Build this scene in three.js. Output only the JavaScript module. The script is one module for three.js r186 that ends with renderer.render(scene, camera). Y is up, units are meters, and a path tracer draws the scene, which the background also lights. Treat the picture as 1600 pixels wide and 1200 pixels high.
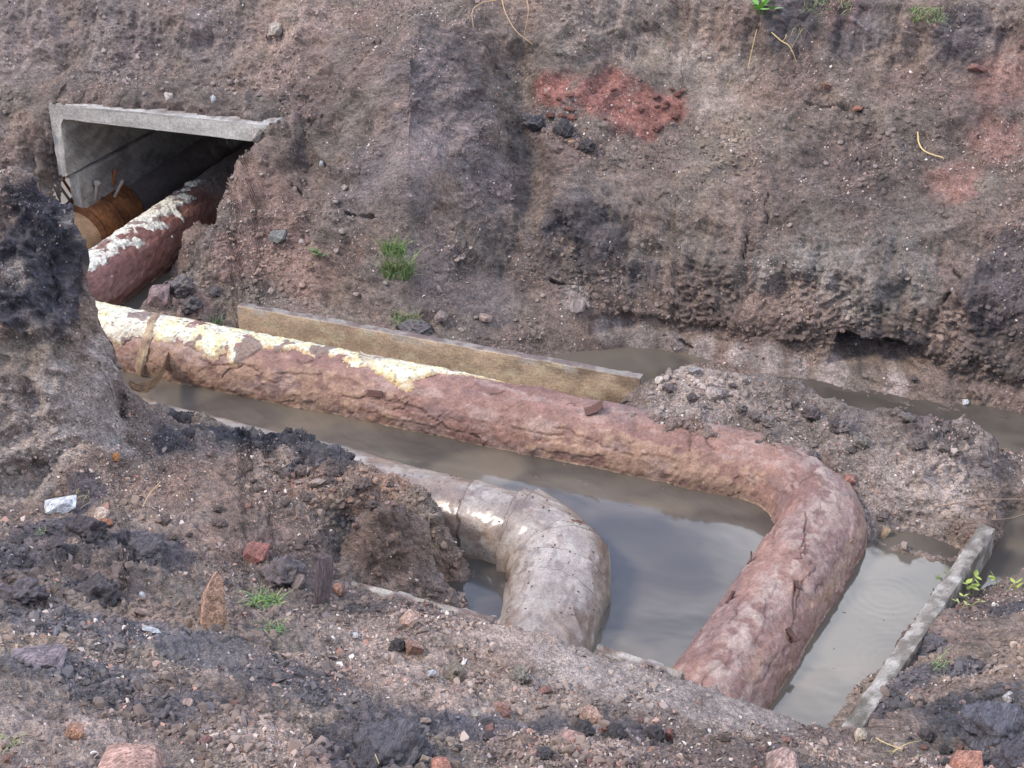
import * as THREE from 'three';
import { ImprovedNoise } from 'three/addons/math/ImprovedNoise.js';
import { ConvexGeometry } from 'three/addons/geometries/ConvexGeometry.js';
import { mergeGeometries, mergeVertices, toCreasedNormals } from 'three/addons/utils/BufferGeometryUtils.js';

// ------------------------------------------------------------------ camera, sky, sun, exposure
const FOV = 29.2, PITCH = 27 * Math.PI / 180, EYE = 5;
const scene = new THREE.Scene();
const camera = new THREE.PerspectiveCamera(FOV, 4 / 3, 0.1, 400);
camera.position.set(0, EYE, 0);
camera.rotation.set(-PITCH, 0, 0);
scene.add(camera);

const renderer = new THREE.WebGLRenderer({ antialias: true });
renderer.toneMapping = THREE.LinearToneMapping;
renderer.toneMappingExposure = 1.76;
renderer.shadowMap.enabled = true;

const noiseGen = new ImprovedNoise();
const N3 = (x, y, z) => noiseGen.noise(x, y, z);
function fbm(x, y, z, oct = 4, gain = 0.5) { let a = 1, s = 0, f = 1; for (let i = 0; i < oct; i++) { s += a * N3(x * f + i * 7.3, y * f + i * 3.1, z * f + i * 5.7); a *= gain; f *= 2.03; } return s; }
const clamp = (v, a, b) => Math.min(b, Math.max(a, v));
const sstep = (a, b, v) => { const t = clamp((v - a) / (b - a), 0, 1); return t * t * (3 - 2 * t); };
const lerp = (a, b, t) => a + (b - a) * t;
let seed = 12345;
function rnd() { seed = (seed * 1664525 + 1013904223) >>> 0; return seed / 4294967296; }
const rr = (a, b) => a + (b - a) * rnd();

{ // broken cloud over pale blue
  const W = 1024, H = 512, data = new Float32Array(W * H * 4);
  for (let j = 0; j < H; j++) for (let i = 0; i < W; i++) {
    const v = (j + 0.5) / H, u = (i + 0.5) / W;
    const el = (v - 0.5) * Math.PI, az = (u - 0.5) * 2 * Math.PI;
    const dx = Math.cos(el) * Math.cos(az), dz = Math.cos(el) * Math.sin(az), dy = Math.sin(el);
    const k = 1 / (Math.max(dy, 0) + 0.22);
    const n = fbm(dx * k * 1.15 + 23.2, dz * k * 1.15 + 1.7, 0.5, 6, 0.55);
    const c = sstep(-0.1, 0.34, n - 0.03);
    const shade = 0.8 + 0.45 * sstep(-0.1, 0.5, fbm(dx * k * 2.1 + 9, dz * k * 2.1, 4.2, 4));
    let r = lerp(0.34, 2.0 * shade, c), g = lerp(0.5, 2.06 * shade, c), b = lerp(0.92, 2.18 * shade, c);
    if (dy < 0) { const t = sstep(0, -0.05, dy); r = lerp(r, 0.2, t); g = lerp(g, 0.18, t); b = lerp(b, 0.17, t); }
    const o = (j * W + i) * 4; data[o] = r; data[o + 1] = g; data[o + 2] = b; data[o + 3] = 1;
  }
  const sky = new THREE.DataTexture(data, W, H, THREE.RGBAFormat, THREE.FloatType);
  sky.mapping = THREE.EquirectangularReflectionMapping; sky.magFilter = THREE.LinearFilter; sky.minFilter = THREE.LinearFilter; sky.needsUpdate = true;
  scene.background = sky; scene.environment = sky;
}
const sun = new THREE.DirectionalLight(0xfff1e0, 2.05);
sun.position.set(-7.5, 8.2, -7.0); sun.target.position.set(0, 0, -9); scene.add(sun, sun.target);
sun.castShadow = true; sun.shadow.radius = 22; sun.shadow.mapSize.set(2048, 2048);
Object.assign(sun.shadow.camera, { left: -12, right: 12, top: 12, bottom: -12, near: 0.5, far: 40 });

// ------------------------------------------------------------------ pixels (of the 1600 x 1200 photograph) to points
const F = 600 / Math.tan(FOV * Math.PI / 360), SP = Math.sin(PITCH), CP = Math.cos(PITCH);
const ray = (px, py) => { const a = (px - 800) / F, b = (py - 600) / F; return [a, SP + b * CP, CP - b * SP]; };   // right, down, forward per metre of depth
const atH = (px, py, h) => { const r = ray(px, py), z = (EYE - h) / r[1]; return [r[0] * z, r[2] * z, h]; };     // x, forward, height
const atY = (px, py, Y) => { const r = ray(px, py), z = Y / r[2]; return [r[0] * z, Y, EYE - r[1] * z]; };
const proj = (x, y, z) => { const d = -z * CP + (EYE - y) * SP, v = (EYE - y) * CP + z * SP; return [800 + F * x / d, 600 + F * v / d, d]; };
const V = (x, Y, h) => new THREE.Vector3(x, h, -Y);

// ------------------------------------------------------------------ heights of the ground: break lines and a membrane between them
const GX0 = -8, GX1 = 8, GY0 = 2, GY1 = 16, GS = 0.06;
const NX = Math.round((GX1 - GX0) / GS) + 1, NY = Math.round((GY1 - GY0) / GS) + 1;
const cons = [];
function addLine(pts) {                                                 // [x, Y, h] each
  for (let i = 0; i < pts.length; i++) {
    cons.push(pts[i]);
    if (i + 1 < pts.length) {
      const a = pts[i], b = pts[i + 1], n = Math.max(1, Math.ceil(Math.hypot(b[0] - a[0], b[1] - a[1]) / (GS * 0.6)));
      for (let k = 1; k < n; k++) cons.push([0, 1, 2].map(c => lerp(a[c], b[c], k / n)));
    }
  }
  return pts;
}
const LH = list => addLine(list.map(p => atH(...p)));
const LY = list => addLine(list.map(p => atY(...p)));
const LU = list => addLine(list.map(p => { const a = atH(p[0], p[1], 0); return [a[0], a[1], p[2]]; }));   // seen at the water line, lying below it
const LW = list => addLine(list);
const off = (pts, dx, dy, h) => addLine(pts.map((p, i) => [p[0] + dx, p[1] + dy, Array.isArray(h) ? h[i] : typeof h === 'function' ? h(p) : h]));
const dots = list => list.forEach(p => cons.push(atH(...p)));

// far bank, right half: foot, step, slope, rim
const footPx = [[860, 505], [1000, 516], [1090, 531], [1200, 552], [1300, 566], [1450, 592], [1560, 612], [1750, 645]];
const foot = LH(footPx.map(([a, b]) => [a, b, a < 900 ? 0.22 : 0.12]));
const bankCol = (px, py0, Yf, prof) => prof.map(([py, d]) => atY(px, py, Yf + d));
{
  const prof = [[528, 0.0], [480, 0.04], [430, 0.15], [350, 0.42], [250, 0.92], [100, 1.6], [2, 1.8]];
  for (let k = 0; k < prof.length; k++) {
    const line = foot.map((f, i) => {
      const [px, pf] = footPx[i]; const fade = clamp((prof[k][0]) / 566, 0, 1);
      let py = prof[k][0] + (pf - 566) * fade; const wLeft = px < 950 ? 1 : 0;
      return atY(px, py, f[1] + prof[k][1] + 0.03 * (k === 0) + wLeft * (k < 3 ? 0.25 : 0));
    });
    addLine(line.slice(k < 2 ? 1 : 0));
    if (k === prof.length - 1) off(line, 0.1, 0.35, p => p[2] + 0.06);
  }
}
LH([[850, 552, 0.0], [930, 545, 0.02], [1000, 552, 0.0], [1100, 571, 0], [1200, 586, 0], [1300, 600, 0], [1450, 622, 0], [1620, 665, 0]]);
LH([[900, 580, -0.15], [1000, 580, -0.2], [1100, 592, -0.2], [1250, 618, -0.2], [1450, 648, -0.2], [1620, 700, -0.2]]);
// far bank, left half
LY([[785, 440, 10.75], [822, 330, 11.12], [788, 210, 11.7], [822, 120, 12.15], [806, 0, 12.4]]);
LY([[712, 440, 10.65], [735, 330, 10.94], [716, 200, 11.2], [720, 100, 11.55], [720, 55, 11.9], [725, 40, 12.2], [720, 0, 12.5]]);
LY([[640, 430, 10.5], [640, 330, 10.72], [640, 200, 10.95], [640, 100, 11.25], [650, 40, 11.6], [650, 28, 12.0], [650, 0, 12.65]]);
LY([[575, 420, 10.65], [570, 330, 11.0], [560, 200, 11.4], [570, 100, 11.85], [590, 40, 12.3], [580, 0, 12.75]]);
LY([[500, 440, 10.75], [480, 400, 10.95], [480, 330, 11.35], [480, 260, 11.75], [470, 150, 12.2], [480, 60, 12.6], [480, 0, 12.8]]);
const CA = atH(75, 160, 1.35), CB = atH(425, 197, 1.35);
const cl = Math.hypot(CB[0] - CA[0], CB[1] - CA[1]);
const c1 = [(CB[0] - CA[0]) / cl, (CB[1] - CA[1]) / cl], c2 = [-c1[1], c1[0]];     // along the mouth, into the bank
const cul = (a, d, h) => [CA[0] + c1[0] * (a + cl / 2) + c2[0] * d, CA[1] + c1[1] * (a + cl / 2) + c2[1] * d, h];
// soil beside the culvert mouth and its crest over the pipe
const crestC = LY([[445, 205, 11.95], [412, 225, 11.9], [380, 258, 11.75], [348, 312, 11.6], [305, 375, 11.1], [255, 430, 10.9], [212, 474, 10.72]]);
off(crestC.slice(2), -0.17, 0.02, -0.2);
LW([cul(0.95, -0.08, 1.16), cul(1.0, -0.07, 1.36), cul(1.2, 0.0, 1.44), cul(1.3, 0.2, 1.5)]);
LW([[-2.3, 11.98, 0.9], [-2.75, 12.02, 0.55], [-3.0, 12.1, -0.05]]);
// over the culvert: a shelf of rubble, then the cut face
LW([cul(-1.12, 0.07, 1.36), cul(0, 0.07, 1.39), cul(0.9, 0.06, 1.4)]);
LW([cul(-1.2, 0.34, 1.5), cul(0, 0.36, 1.52), cul(0.9, 0.32, 1.5)]);
LW([cul(-1.05, 0.0, -0.3), cul(0.8, 0.0, -0.3)]);
LY([[-150, 110, 13.3], [75, 120, 13.05], [250, 128, 12.85], [400, 150, 12.4]]);
LY([[-150, 0, 13.7], [75, 0, 13.4], [250, 0, 13.15], [400, 0, 12.95]]);
LW([[-6.5, 14.3, 2.35], [-4.2, 13.9, 2.35], [-2.4, 13.4, 2.35], [-0.5, 13.1, 2.45]]);
LY([[58, 285, 12.3], [62, 230, 12.5], [60, 180, 12.65]]);
LY([[-150, 230, 12.4], [0, 235, 12.35], [40, 228, 12.4]]);
LY([[-150, 190, 12.6], [0, 180, 12.7], [50, 165, 12.75]]);
LW([cul(-1.2, -0.25, 0.0), cul(-1.25, -0.7, -0.1), [-5.3, 10.9, 0.2], [-5.6, 9.8, 0.4]]);
// trench floor by the culvert
LW([cul(-0.2, -0.1, -0.3), cul(-0.15, -1.0, -0.3), [-4.0, 10.3, -0.3], [-4.1, 9.2, -0.3], [-3.2, 8.95, -0.3]]);
LW([cul(-0.9, -0.1, -0.3), cul(-0.9, -1.2, -0.3), [-4.9, 9.6, -0.3]]);
// soil behind the long pipe and behind the low wall
LH([[215, 488, 0.26], [290, 476, 0.26], [372, 464, 0.23], [480, 472, 0.23], [600, 496, 0.23], [690, 517, 0.22], [770, 540, 0.1], [850, 558, -0.02]]);
LH([[225, 505, 0.2], [300, 512, 0.14], [350, 508, 0.06]]);
const WA = atH(370, 478, 0.27), WB = atH(1000, 592, 0.27);
const wl = Math.hypot(WB[0] - WA[0], WB[1] - WA[1]), w1 = [(WB[0] - WA[0]) / wl, (WB[1] - WA[1]) / wl], w2 = [-w1[1], w1[0]];
const onWall = (a, d, h) => [WA[0] + w1[0] * a + w2[0] * d, WA[1] + w1[1] * a + w2[1] * d, h];
LW([onWall(0.05, -0.05, -0.3), onWall(1.5, -0.05, -0.3), onWall(3.0, -0.05, -0.3)]);
LW([onWall(0.3, -0.3, -0.35), onWall(2.7, -0.3, -0.35)]);
LW([onWall(0.0, -0.14, -0.12), onWall(0.3, -0.13, -0.3)]);
LW([onWall(0.0, 0.15, 0.22), onWall(1.2, 0.15, 0.22), onWall(1.7, 0.15, 0.18), onWall(2.1, 0.14, 0.02), onWall(2.5, 0.14, -0.15), onWall(3.3, 0.14, -0.2)]);
// heap round the far pipe's bend
const heap = LH([[955, 622, 0.26], [1020, 594, 0.38], [1080, 570, 0.5], [1160, 584, 0.5], [1240, 602, 0.48], [1330, 622, 0.5], [1450, 646, 0.5], [1520, 648, 0.48], [1553, 668, 0.42]]);
off(heap.slice(1), 0.1, 0.24, -0.12);
LU([[1130, 770, -0.33], [1180, 795, -0.33], [1200, 815, -0.33]]);
LH([[960, 640, 0.35], [1000, 649, 0.37], [1100, 669, 0.38], [1200, 693, 0.34], [1285, 721, 0.29], [1350, 766, 0.2], [1380, 827, 0.1]]);
dots([[1300, 690, 0.42], [1450, 720, 0.42], [1420, 800, 0.27], [1200, 660, 0.46], [1100, 635, 0.46], [1400, 750, 0.33], [1500, 790, 0.26]]);
LH([[1375, 845, 0.03], [1430, 853, 0.03], [1508, 872, 0.02]]);
LH([[1365, 880, -0.2], [1430, 890, -0.2], [1480, 905, -0.2]]);
LH([[1566, 690, 0.2], [1572, 740, 0.12], [1600, 765, 0.06], [1680, 790, 0.03]]);
LH([[1590, 690, -0.15], [1640, 720, -0.15]]);
LH([[1532, 842, 0.16], [1560, 800, 0.17], [1580, 770, 0.14], [1640, 765, 0.04]]);
LU([[1600, 800, -0.2], [1560, 868, -0.2], [1540, 895, -0.2]]);
LU([[1680, 800, -0.2], [1620, 855, -0.2]]);
LU([[330, 622, -0.33], [560, 668, -0.33], [700, 692, -0.33], [900, 726, -0.33], [1080, 760, -0.33], [1170, 785, -0.33], [1205, 830, -0.33], [1170, 890, -0.33], [1110, 975, -0.33], [1060, 1030, -0.33]]);
LU([[1368, 875, -0.3], [1310, 955, -0.3], [1250, 1050, -0.3]]);
// basin floor
dots([[600, 665, -0.35], [750, 720, -0.35], [900, 800, -0.35], [1000, 900, -0.35], [1050, 960, -0.35], [1000, 800, -0.35], [1150, 820, -0.35], [1320, 1000, -0.3], [1380, 950, -0.3], [1290, 1080, -0.3], [760, 920, -0.3], [740, 890, -0.28], [860, 900, -0.35], [1200, 930, -0.35], [400, 620, -0.35], [700, 640, -0.35], [1000, 700, -0.35]]);
// near bank: crest above the water, hump over the near pipe, its face
const crestN = LH([[225, 622, 0.42], [262, 632, 0.33], [350, 656, 0.38], [420, 668, 0.44], [500, 692, 0.5], [560, 716, 0.58], [625, 728, 0.6], [668, 768, 0.54], [698, 810, 0.38], [712, 850, 0.2], [730, 888, 0.04]]);
off(crestN.slice(0, 6), 0.12, 0.2, -0.25);
LH([[715, 800, -0.1], [735, 850, -0.15], [748, 885, -0.2]]);
LH([[470, 868, 0.47], [520, 822, 0.53], [590, 792, 0.66], [655, 772, 0.64]]);
LH([[520, 893, 0.28], [560, 890, 0.12], [620, 897, 0.06], [680, 905, 0.03], [715, 898, 0.01]]);
LH([[690, 935, -0.06], [712, 915, -0.12], [730, 930, -0.25]]);
LH([[180, 700, 0.68], [250, 722, 0.6], [300, 790, 0.58], [400, 800, 0.56], [440, 850, 0.52], [505, 890, 0.42]]);
dots([[330, 700, 0.5], [430, 730, 0.55], [550, 750, 0.6], [100, 790, 0.62]]);
// near lip over the pipes
const lip = LH([[520, 908, 0.36], [580, 918, 0.36], [640, 932, 0.36], [700, 946, 0.37], [770, 962, 0.42], [850, 985, 0.44], [920, 1003, 0.42], [1000, 1036, 0.38], [1060, 1050, 0.42], [1130, 1068, 0.44], [1200, 1090, 0.42], [1245, 1108, 0.35], [1266, 1132, 0.24], [1285, 1152, 0.08], [1345, 1152, 0.1]]);
off(lip.slice(1, 12), 0.02, 0.08, -0.05); off(lip.slice(4, 12), 0.03, 0.13, -0.35);
// foreground
dots([[1100, 1130, 0.5], [1000, 1080, 0.48], [900, 1060, 0.52], [700, 1000, 0.5], [800, 1080, 0.6], [800, 1200, 0.8], [600, 1000, 0.56], [600, 1100, 0.74], [600, 1200, 0.95], [450, 950, 0.62], [300, 1000, 0.85], [200, 1100, 1.12], [0, 900, 0.98], [0, 860, 0.8], [150, 900, 0.82], [0, 1000, 1.2], [0, 1200, 1.55], [300, 1200, 1.25], [1300, 1200, 0.45], [1340, 1175, 0.3], [1100, 1200, 0.62], [350, 900, 0.66], [470, 1010, 0.72], [230, 980, 0.92]]);
LH([[-150, 1500, 2.3], [300, 1500, 1.9], [800, 1500, 1.5], [1300, 1500, 1.25], [1800, 1500, 1.4]]);
LW([[-6, 2.2, 3.2], [-2, 2.2, 2.6], [0, 2.2, 2.4], [2, 2.2, 2.4], [6, 2.2, 2.6]]);
// right bank
LH([[1385, 1118, 0.2], [1440, 1030, 0.23], [1490, 950, 0.2]]);
LH([[1500, 935, 0.06], [1560, 905, 0.04], [1610, 885, 0.03], [1750, 880, 0.0]]);
dots([[1600, 960, 0.35], [1600, 1050, 0.55], [1600, 1200, 0.75], [1450, 1200, 0.52], [1500, 1080, 0.42], [1550, 980, 0.28], [1420, 1140, 0.35], [1800, 1100, 0.8], [1800, 950, 0.4]]);
// earth stub at the left
const crestM = LY([[-250, 235, 8.1], [0, 245, 8.05], [42, 262, 8.02], [76, 300, 8.02], [112, 335, 8.0], [138, 400, 7.95], [152, 460, 7.92], [186, 545, 7.88], [204, 598, 7.85]]);
off(crestM, 0.0, 0.3, p => p[2] * 0.45); off(crestM, 0.02, 0.75, -0.15);
LY([[-250, 420, 7.75], [0, 420, 7.72], [90, 420, 7.77], [125, 440, 7.82]]);
LY([[-250, 560, 7.52], [0, 560, 7.5], [100, 560, 7.55], [165, 570, 7.7]]);
LY([[-250, 650, 7.35], [0, 650, 7.36], [90, 640, 7.47], [150, 630, 7.6], [185, 625, 7.75]]);
LY([[60, 730, 7.3], [140, 698, 7.42], [186, 690, 7.55]]);
LH([[-250, 800, 0.66], [0, 795, 0.63], [60, 760, 0.62], [130, 735, 0.62], [188, 708, 0.62], [212, 660, 0.56]]);
LH([[236, 650, 0.48], [255, 665, 0.45]]);

const Hf = (() => {
  const solve = (step, init) => {
    const nx = Math.round((GX1 - GX0) / step) + 1, ny = Math.round((GY1 - GY0) / step) + 1;
    const h = new Float32Array(nx * ny), cnt = new Float32Array(nx * ny), sum = new Float32Array(nx * ny);
    for (const [x, Y, v] of cons) { const i = Math.round((x - GX0) / step), j = Math.round((Y - GY0) / step); if (i < 0 || j < 0 || i >= nx || j >= ny) continue; cnt[j * nx + i]++; sum[j * nx + i] += v; }
    for (let k = 0; k < nx * ny; k++) h[k] = cnt[k] ? sum[k] / cnt[k] : 0.5;
    if (init) for (let j = 0; j < ny; j++) for (let i = 0; i < nx; i++) if (!cnt[j * nx + i]) h[j * nx + i] = init(GX0 + i * step, GY0 + j * step);
    const om = 1.85;
    for (let it = 0; it < (init ? 220 : 500); it++) for (let j = 0; j < ny; j++) for (let i = 0; i < nx; i++) {
      const k = j * nx + i; if (cnt[k]) continue;
      const a = (i > 0 ? h[k - 1] : h[k + 1]) + (i < nx - 1 ? h[k + 1] : h[k - 1]) + (j > 0 ? h[k - nx] : h[k + nx]) + (j < ny - 1 ? h[k + nx] : h[k - nx]);
      h[k] += om * (a * 0.25 - h[k]);
    }
    return { h, nx, ny, step };
  };
  const samp = g => (x, Y) => {
    const fx = clamp((x - GX0) / g.step, 0, g.nx - 1.001), fy = clamp((Y - GY0) / g.step, 0, g.ny - 1.001);
    const i = Math.floor(fx), j = Math.floor(fy), tx = fx - i, ty = fy - j, k = j * g.nx + i;
    return lerp(lerp(g.h[k], g.h[k + 1], tx), lerp(g.h[k + g.nx], g.h[k + g.nx + 1], tx), ty);
  };
  const g0 = solve(0.24, null), g1 = solve(GS, samp(g0));
  const b = Float32Array.from(g1.h);                                    // one light blur takes the creases off
  for (let j = 1; j < g1.ny - 1; j++) for (let i = 1; i < g1.nx - 1; i++) { const k = j * g1.nx + i; b[k] = 0.5 * g1.h[k] + 0.125 * (g1.h[k - 1] + g1.h[k + 1] + g1.h[k - g1.nx] + g1.h[k + g1.nx]); }
  g1.h = b;
  return samp(g1);
})();
function castBase(px, py) {                                             // first meeting of a pixel's ray with the ground
  const r = ray(px, py); let z = 3.5;
  while (z < 18 && EYE - r[1] * z > Hf(r[0] * z, r[2] * z)) z += 0.02;
  return [r[0] * z, r[2] * z, EYE - r[1] * z, z];
}

// ------------------------------------------------------------------ textures: grain only
function grainTexture(size, build) {
  const c = new Float32Array(size * size); for (let j = 0; j < size; j++) for (let i = 0; i < size; i++) c[j * size + i] = build(i / size, j / size);
  return c;
}
const hsh = (i, j, k) => { let h = (i * 374761393 + j * 668265263 + k * 2147483647) | 0; h = Math.imul(h ^ (h >>> 13), 1274126177); h ^= h >>> 16; return (h >>> 0) / 4294967296; };
function pn(u, v, f, s) {                                               // tiling gradient noise
  const x = u * f, y = v * f, i = Math.floor(x), j = Math.floor(y), a = x - i, b = y - j, fa = a * a * a * (a * (a * 6 - 15) + 10), fb = b * b * b * (b * (b * 6 - 15) + 10);
  const g = (p, q, dx, dy) => { const t = hsh(p % f, q % f, s) * 6.283; return Math.cos(t) * dx + Math.sin(t) * dy; };
  return lerp(lerp(g(i, j, a, b), g(i + 1, j, a - 1, b), fa), lerp(g(i, j + 1, a, b - 1), g(i + 1, j + 1, a - 1, b - 1), fa), fb) * 1.4;
}
function tex(arr, size, lo, hi, srgb, tint) {
  const d = new Uint8Array(size * size * 4);
  for (let k = 0; k < size * size; k++) { const v = clamp(lerp(lo, hi, arr[k]), 0, 1); for (let c = 0; c < 3; c++) d[k * 4 + c] = clamp(255 * v * (tint ? tint(k, c) : 1), 0, 255); d[k * 4 + 3] = 255; }
  const t = new THREE.DataTexture(d, size, size); t.wrapS = t.wrapT = THREE.RepeatWrapping; t.magFilter = THREE.LinearFilter; t.minFilter = THREE.LinearMipmapLinearFilter; t.generateMipmaps = true;
  if (srgb) t.colorSpace = THREE.SRGBColorSpace; t.needsUpdate = true; return t;
}
const GSZ = 1024;
const soilGrain = grainTexture(GSZ, (u, v) => 0.5 + 0.2 * pn(u, v, 11, 3) + 0.24 * pn(u, v, 29, 9) + 0.3 * pn(u, v, 67, 5) + 0.34 * pn(u, v, 150, 1) + 0.2 * pn(u, v, 310, 2));
{ // scattered grit in the grain
  for (let n = 0; n < 7000; n++) { const cx = rnd() * GSZ, cy = rnd() * GSZ, r = 0.9 + rnd() * rnd() * 4.2, a = (rnd() < 0.62 ? 1 : -1) * rr(0.2, 0.62), e = rr(0.6, 1), th = rnd() * 6;
    for (let y = -6; y <= 6; y++) for (let x = -6; x <= 6; x++) { const p = x * Math.cos(th) + y * Math.sin(th), q = (-x * Math.sin(th) + y * Math.cos(th)) / e; const d = Math.hypot(p, q) / r; if (d < 1) { const k = ((Math.floor(cy + y) + GSZ) % GSZ) * GSZ + (Math.floor(cx + x) + GSZ) % GSZ; soilGrain[k] = lerp(soilGrain[k], 0.5 + a, 1 - d * d * d); } } }
}
const soilMap = tex(soilGrain, GSZ, 0.46, 1.0, true), soilBump = tex(soilGrain, GSZ, 0, 1, false);
const fineGrain = grainTexture(512, (u, v) => 0.5 + 0.22 * pn(u, v, 7, 2) + 0.26 * pn(u, v, 23, 6) + 0.34 * pn(u, v, 61, 4) + 0.25 * pn(u, v, 140, 8));
const fineMap = tex(fineGrain, 512, 0.66, 1.0, true), fineBump = tex(fineGrain, 512, 0, 1, false);

// ------------------------------------------------------------------ ground sheet
const col = (r, g, b) => [r, g, b].map(v => { v /= 255; return v <= 0.04045 ? v / 12.92 : ((v + 0.055) / 1.055) ** 2.4; });
// patches of other matter, and shade painted in the bank hollow: [px, py, radius m, stretch in height, colour, strength]
const blobs = [];
function blob(px, py, r, c, s = 1, kx = 1) { const p = castBase(px, py); blobs.push([p[0], p[1], p[2], r, col(...c), s, kx]); }
const BLACK = [58, 55, 60], DARK = [82, 76, 82], RED = [141, 97, 86], TAN = [138, 122, 108], GREY = [128, 118, 116], BROWN = [112, 90, 80], PINK = [148, 118, 106], MAUVE = [104, 93, 98], MUD = [132, 119, 113];
[[870, 140, .22], [930, 150, .25], [990, 170, .26], [1040, 170, .2], [960, 130, .2], [1010, 195, .16]].forEach(b => blob(b[0], b[1], b[2], RED, 1.0, 1));
[[1490, 285, .22], [1560, 215, .25], [1570, 130, .3], [1320, 20, .2], [1500, 300, .15]].forEach(b => blob(b[0], b[1], b[2], [146, 108, 96], .6));
[[60, 320, .2], [40, 400, .28], [80, 470, .26], [110, 400, .16], [20, 480, .14], [100, 350, .13]].forEach(b => blob(b[0], b[1], b[2], BLACK, .95));
[[30, 270, .12], [25, 430, .1], [100, 345, .05]].forEach(b => blob(b[0], b[1], b[2], [150, 140, 130], .55));
[[150, 640, .3], [100, 620, .25], [20, 640, .25], [30, 740, .25], [170, 560, .2], [100, 690, .2], [180, 690, .15]].forEach(b => blob(b[0], b[1], b[2], [150, 137, 127], .85));
[[290, 650, .18], [350, 672, .24], [430, 690, .28], [500, 705, .25], [270, 690, .2], [480, 730, .15], [560, 800, .14], [540, 720, .14]].forEach(b => blob(b[0], b[1], b[2], [62, 59, 62], .9));
[[130, 770, .18], [90, 830, .3], [190, 850, .22], [250, 870, .2], [20, 870, .25], [140, 915, .16]].forEach(b => blob(b[0], b[1], b[2], [78, 73, 77], .85));
[[60, 970, .25], [160, 990, .28], [260, 1000, .2], [330, 1030, .3], [430, 1060, .28], [520, 1090, .25], [150, 1060, .3], [60, 1040, .2], [280, 1100, .22]].forEach(b => blob(b[0], b[1], b[2], [84, 80, 81], .8));
[[600, 1150, .3], [680, 1130, .2], [560, 1190, .25], [760, 1140, .22], [870, 1140, .16], [1000, 1140, .16]].forEach(b => blob(b[0], b[1], b[2], [76, 72, 76], .75));
[[1450, 1010, .14], [1430, 1060, .18], [1500, 1040, .16], [1540, 1110, .3], [1590, 1150, .3], [1480, 1120, .2], [1400, 1110, .12], [1590, 950, .2]].forEach(b => blob(b[0], b[1], b[2], [74, 72, 75], .85));
[[560, 1000, .35], [650, 1060, .35], [480, 1030, .12], [700, 970, .34], [800, 1000, .3], [760, 985, .25], [850, 1090, .3], [720, 1100, .2], [400, 1150, .3], [100, 1150, .4], [1300, 1180, .2], [950, 1170, .25], [440, 960, .18]].forEach(b => blob(b[0], b[1], b[2], [146, 128, 116], .75));
[[900, 1040, .3], [1000, 1080, .3], [1120, 1100, .35], [1200, 1120, .2], [1100, 1060, .2], [1000, 1050, .2], [1180, 1100, .25]].forEach(b => blob(b[0], b[1], b[2], [152, 138, 128], .85));
[[1060, 620, .3], [1150, 640, .35], [1250, 680, .35], [1350, 700, .35], [1450, 740, .35], [1400, 800, .3], [1500, 700, .3], [1300, 640, .3], [1100, 600, .3], [1480, 780, .2]].forEach(b => blob(b[0], b[1], b[2], [146, 132, 122], .85));
[[1450, 660, .2], [1330, 660, .16], [1540, 730, .16]].forEach(b => blob(b[0], b[1], b[2], [98, 88, 86], .7));
[[300, 740, .25], [370, 790, .3], [330, 850, .22], [250, 770, .22], [450, 820, .2], [600, 850, .3], [660, 840, .25], [690, 900, .14]].forEach(b => blob(b[0], b[1], b[2], [124, 103, 91], .85));
[[490, 760, .2], [600, 750, .2], [560, 780, .12], [660, 750, .1]].forEach(b => blob(b[0], b[1], b[2], [134, 108, 92], .7));
[[400, 300, .3], [420, 390, .35], [480, 420, .3], [360, 400, .25], [450, 330, .2], [300, 470, .2]].forEach(b => blob(b[0], b[1], b[2], [140, 114, 102], .7));
[[470, 80, .35], [500, 30, .25], [430, 50, .3], [420, 130, .2]].forEach(b => blob(b[0], b[1], b[2], [146, 124, 112], .6));
[[900, 60, .3], [1000, 80, .3], [950, 30, .25], [1080, 100, .25], [1120, 160, .25], [1150, 110, .2]].forEach(b => blob(b[0], b[1], b[2], [142, 128, 116], .7));
[[1300, 420, .3], [1400, 410, .35], [1440, 450, .2], [1250, 400, .2], [1350, 470, .25], [1200, 430, .2]].forEach(b => blob(b[0], b[1], b[2], [132, 124, 116], .65));
[[1000, 530, .15], [1100, 545, .14], [1200, 565, .14], [1300, 585, .14], [950, 510, .15], [1250, 578, .1], [900, 470, .15], [1050, 540, .12], [1150, 556, .12], [1400, 605, .12]].forEach(b => blob(b[0], b[1], b[2], [150, 136, 128], .9));
[[900, 335, .25], [930, 370, .28], [860, 345, .2], [1000, 430, .2], [1560, 480, .3], [1580, 400, .25], [1240, 30, .3], [1350, 40, .3], [1500, 60, .3], [860, 190, .16]].forEach(b => blob(b[0], b[1], b[2], [84, 78, 79], .7));
[[620, 250, .5], [700, 180, .5], [760, 280, .4], [560, 300, .4], [650, 100, .4], [640, 430, .5], [760, 470, .3]].forEach(b => blob(b[0], b[1], b[2], [112, 101, 99], .6));
[[1360, 540, .2], [1420, 545, .15]].forEach(b => blob(b[0], b[1], b[2], [70, 66, 70], .7));  // shade of the washed-out hollow, put into the soil colour
[[230, 600, .1], [220, 630, .1]].forEach(b => blob(b[0], b[1], b[2], [150, 125, 100], .8));
[[30, 60, .6], [200, 60, .6], [330, 60, .4]].forEach(b => blob(b[0], b[1], b[2], [122, 110, 106], .6));
[[40, 200, .2], [20, 230, .15]].forEach(b => blob(b[0], b[1], b[2], [140, 118, 104], .7));
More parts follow.
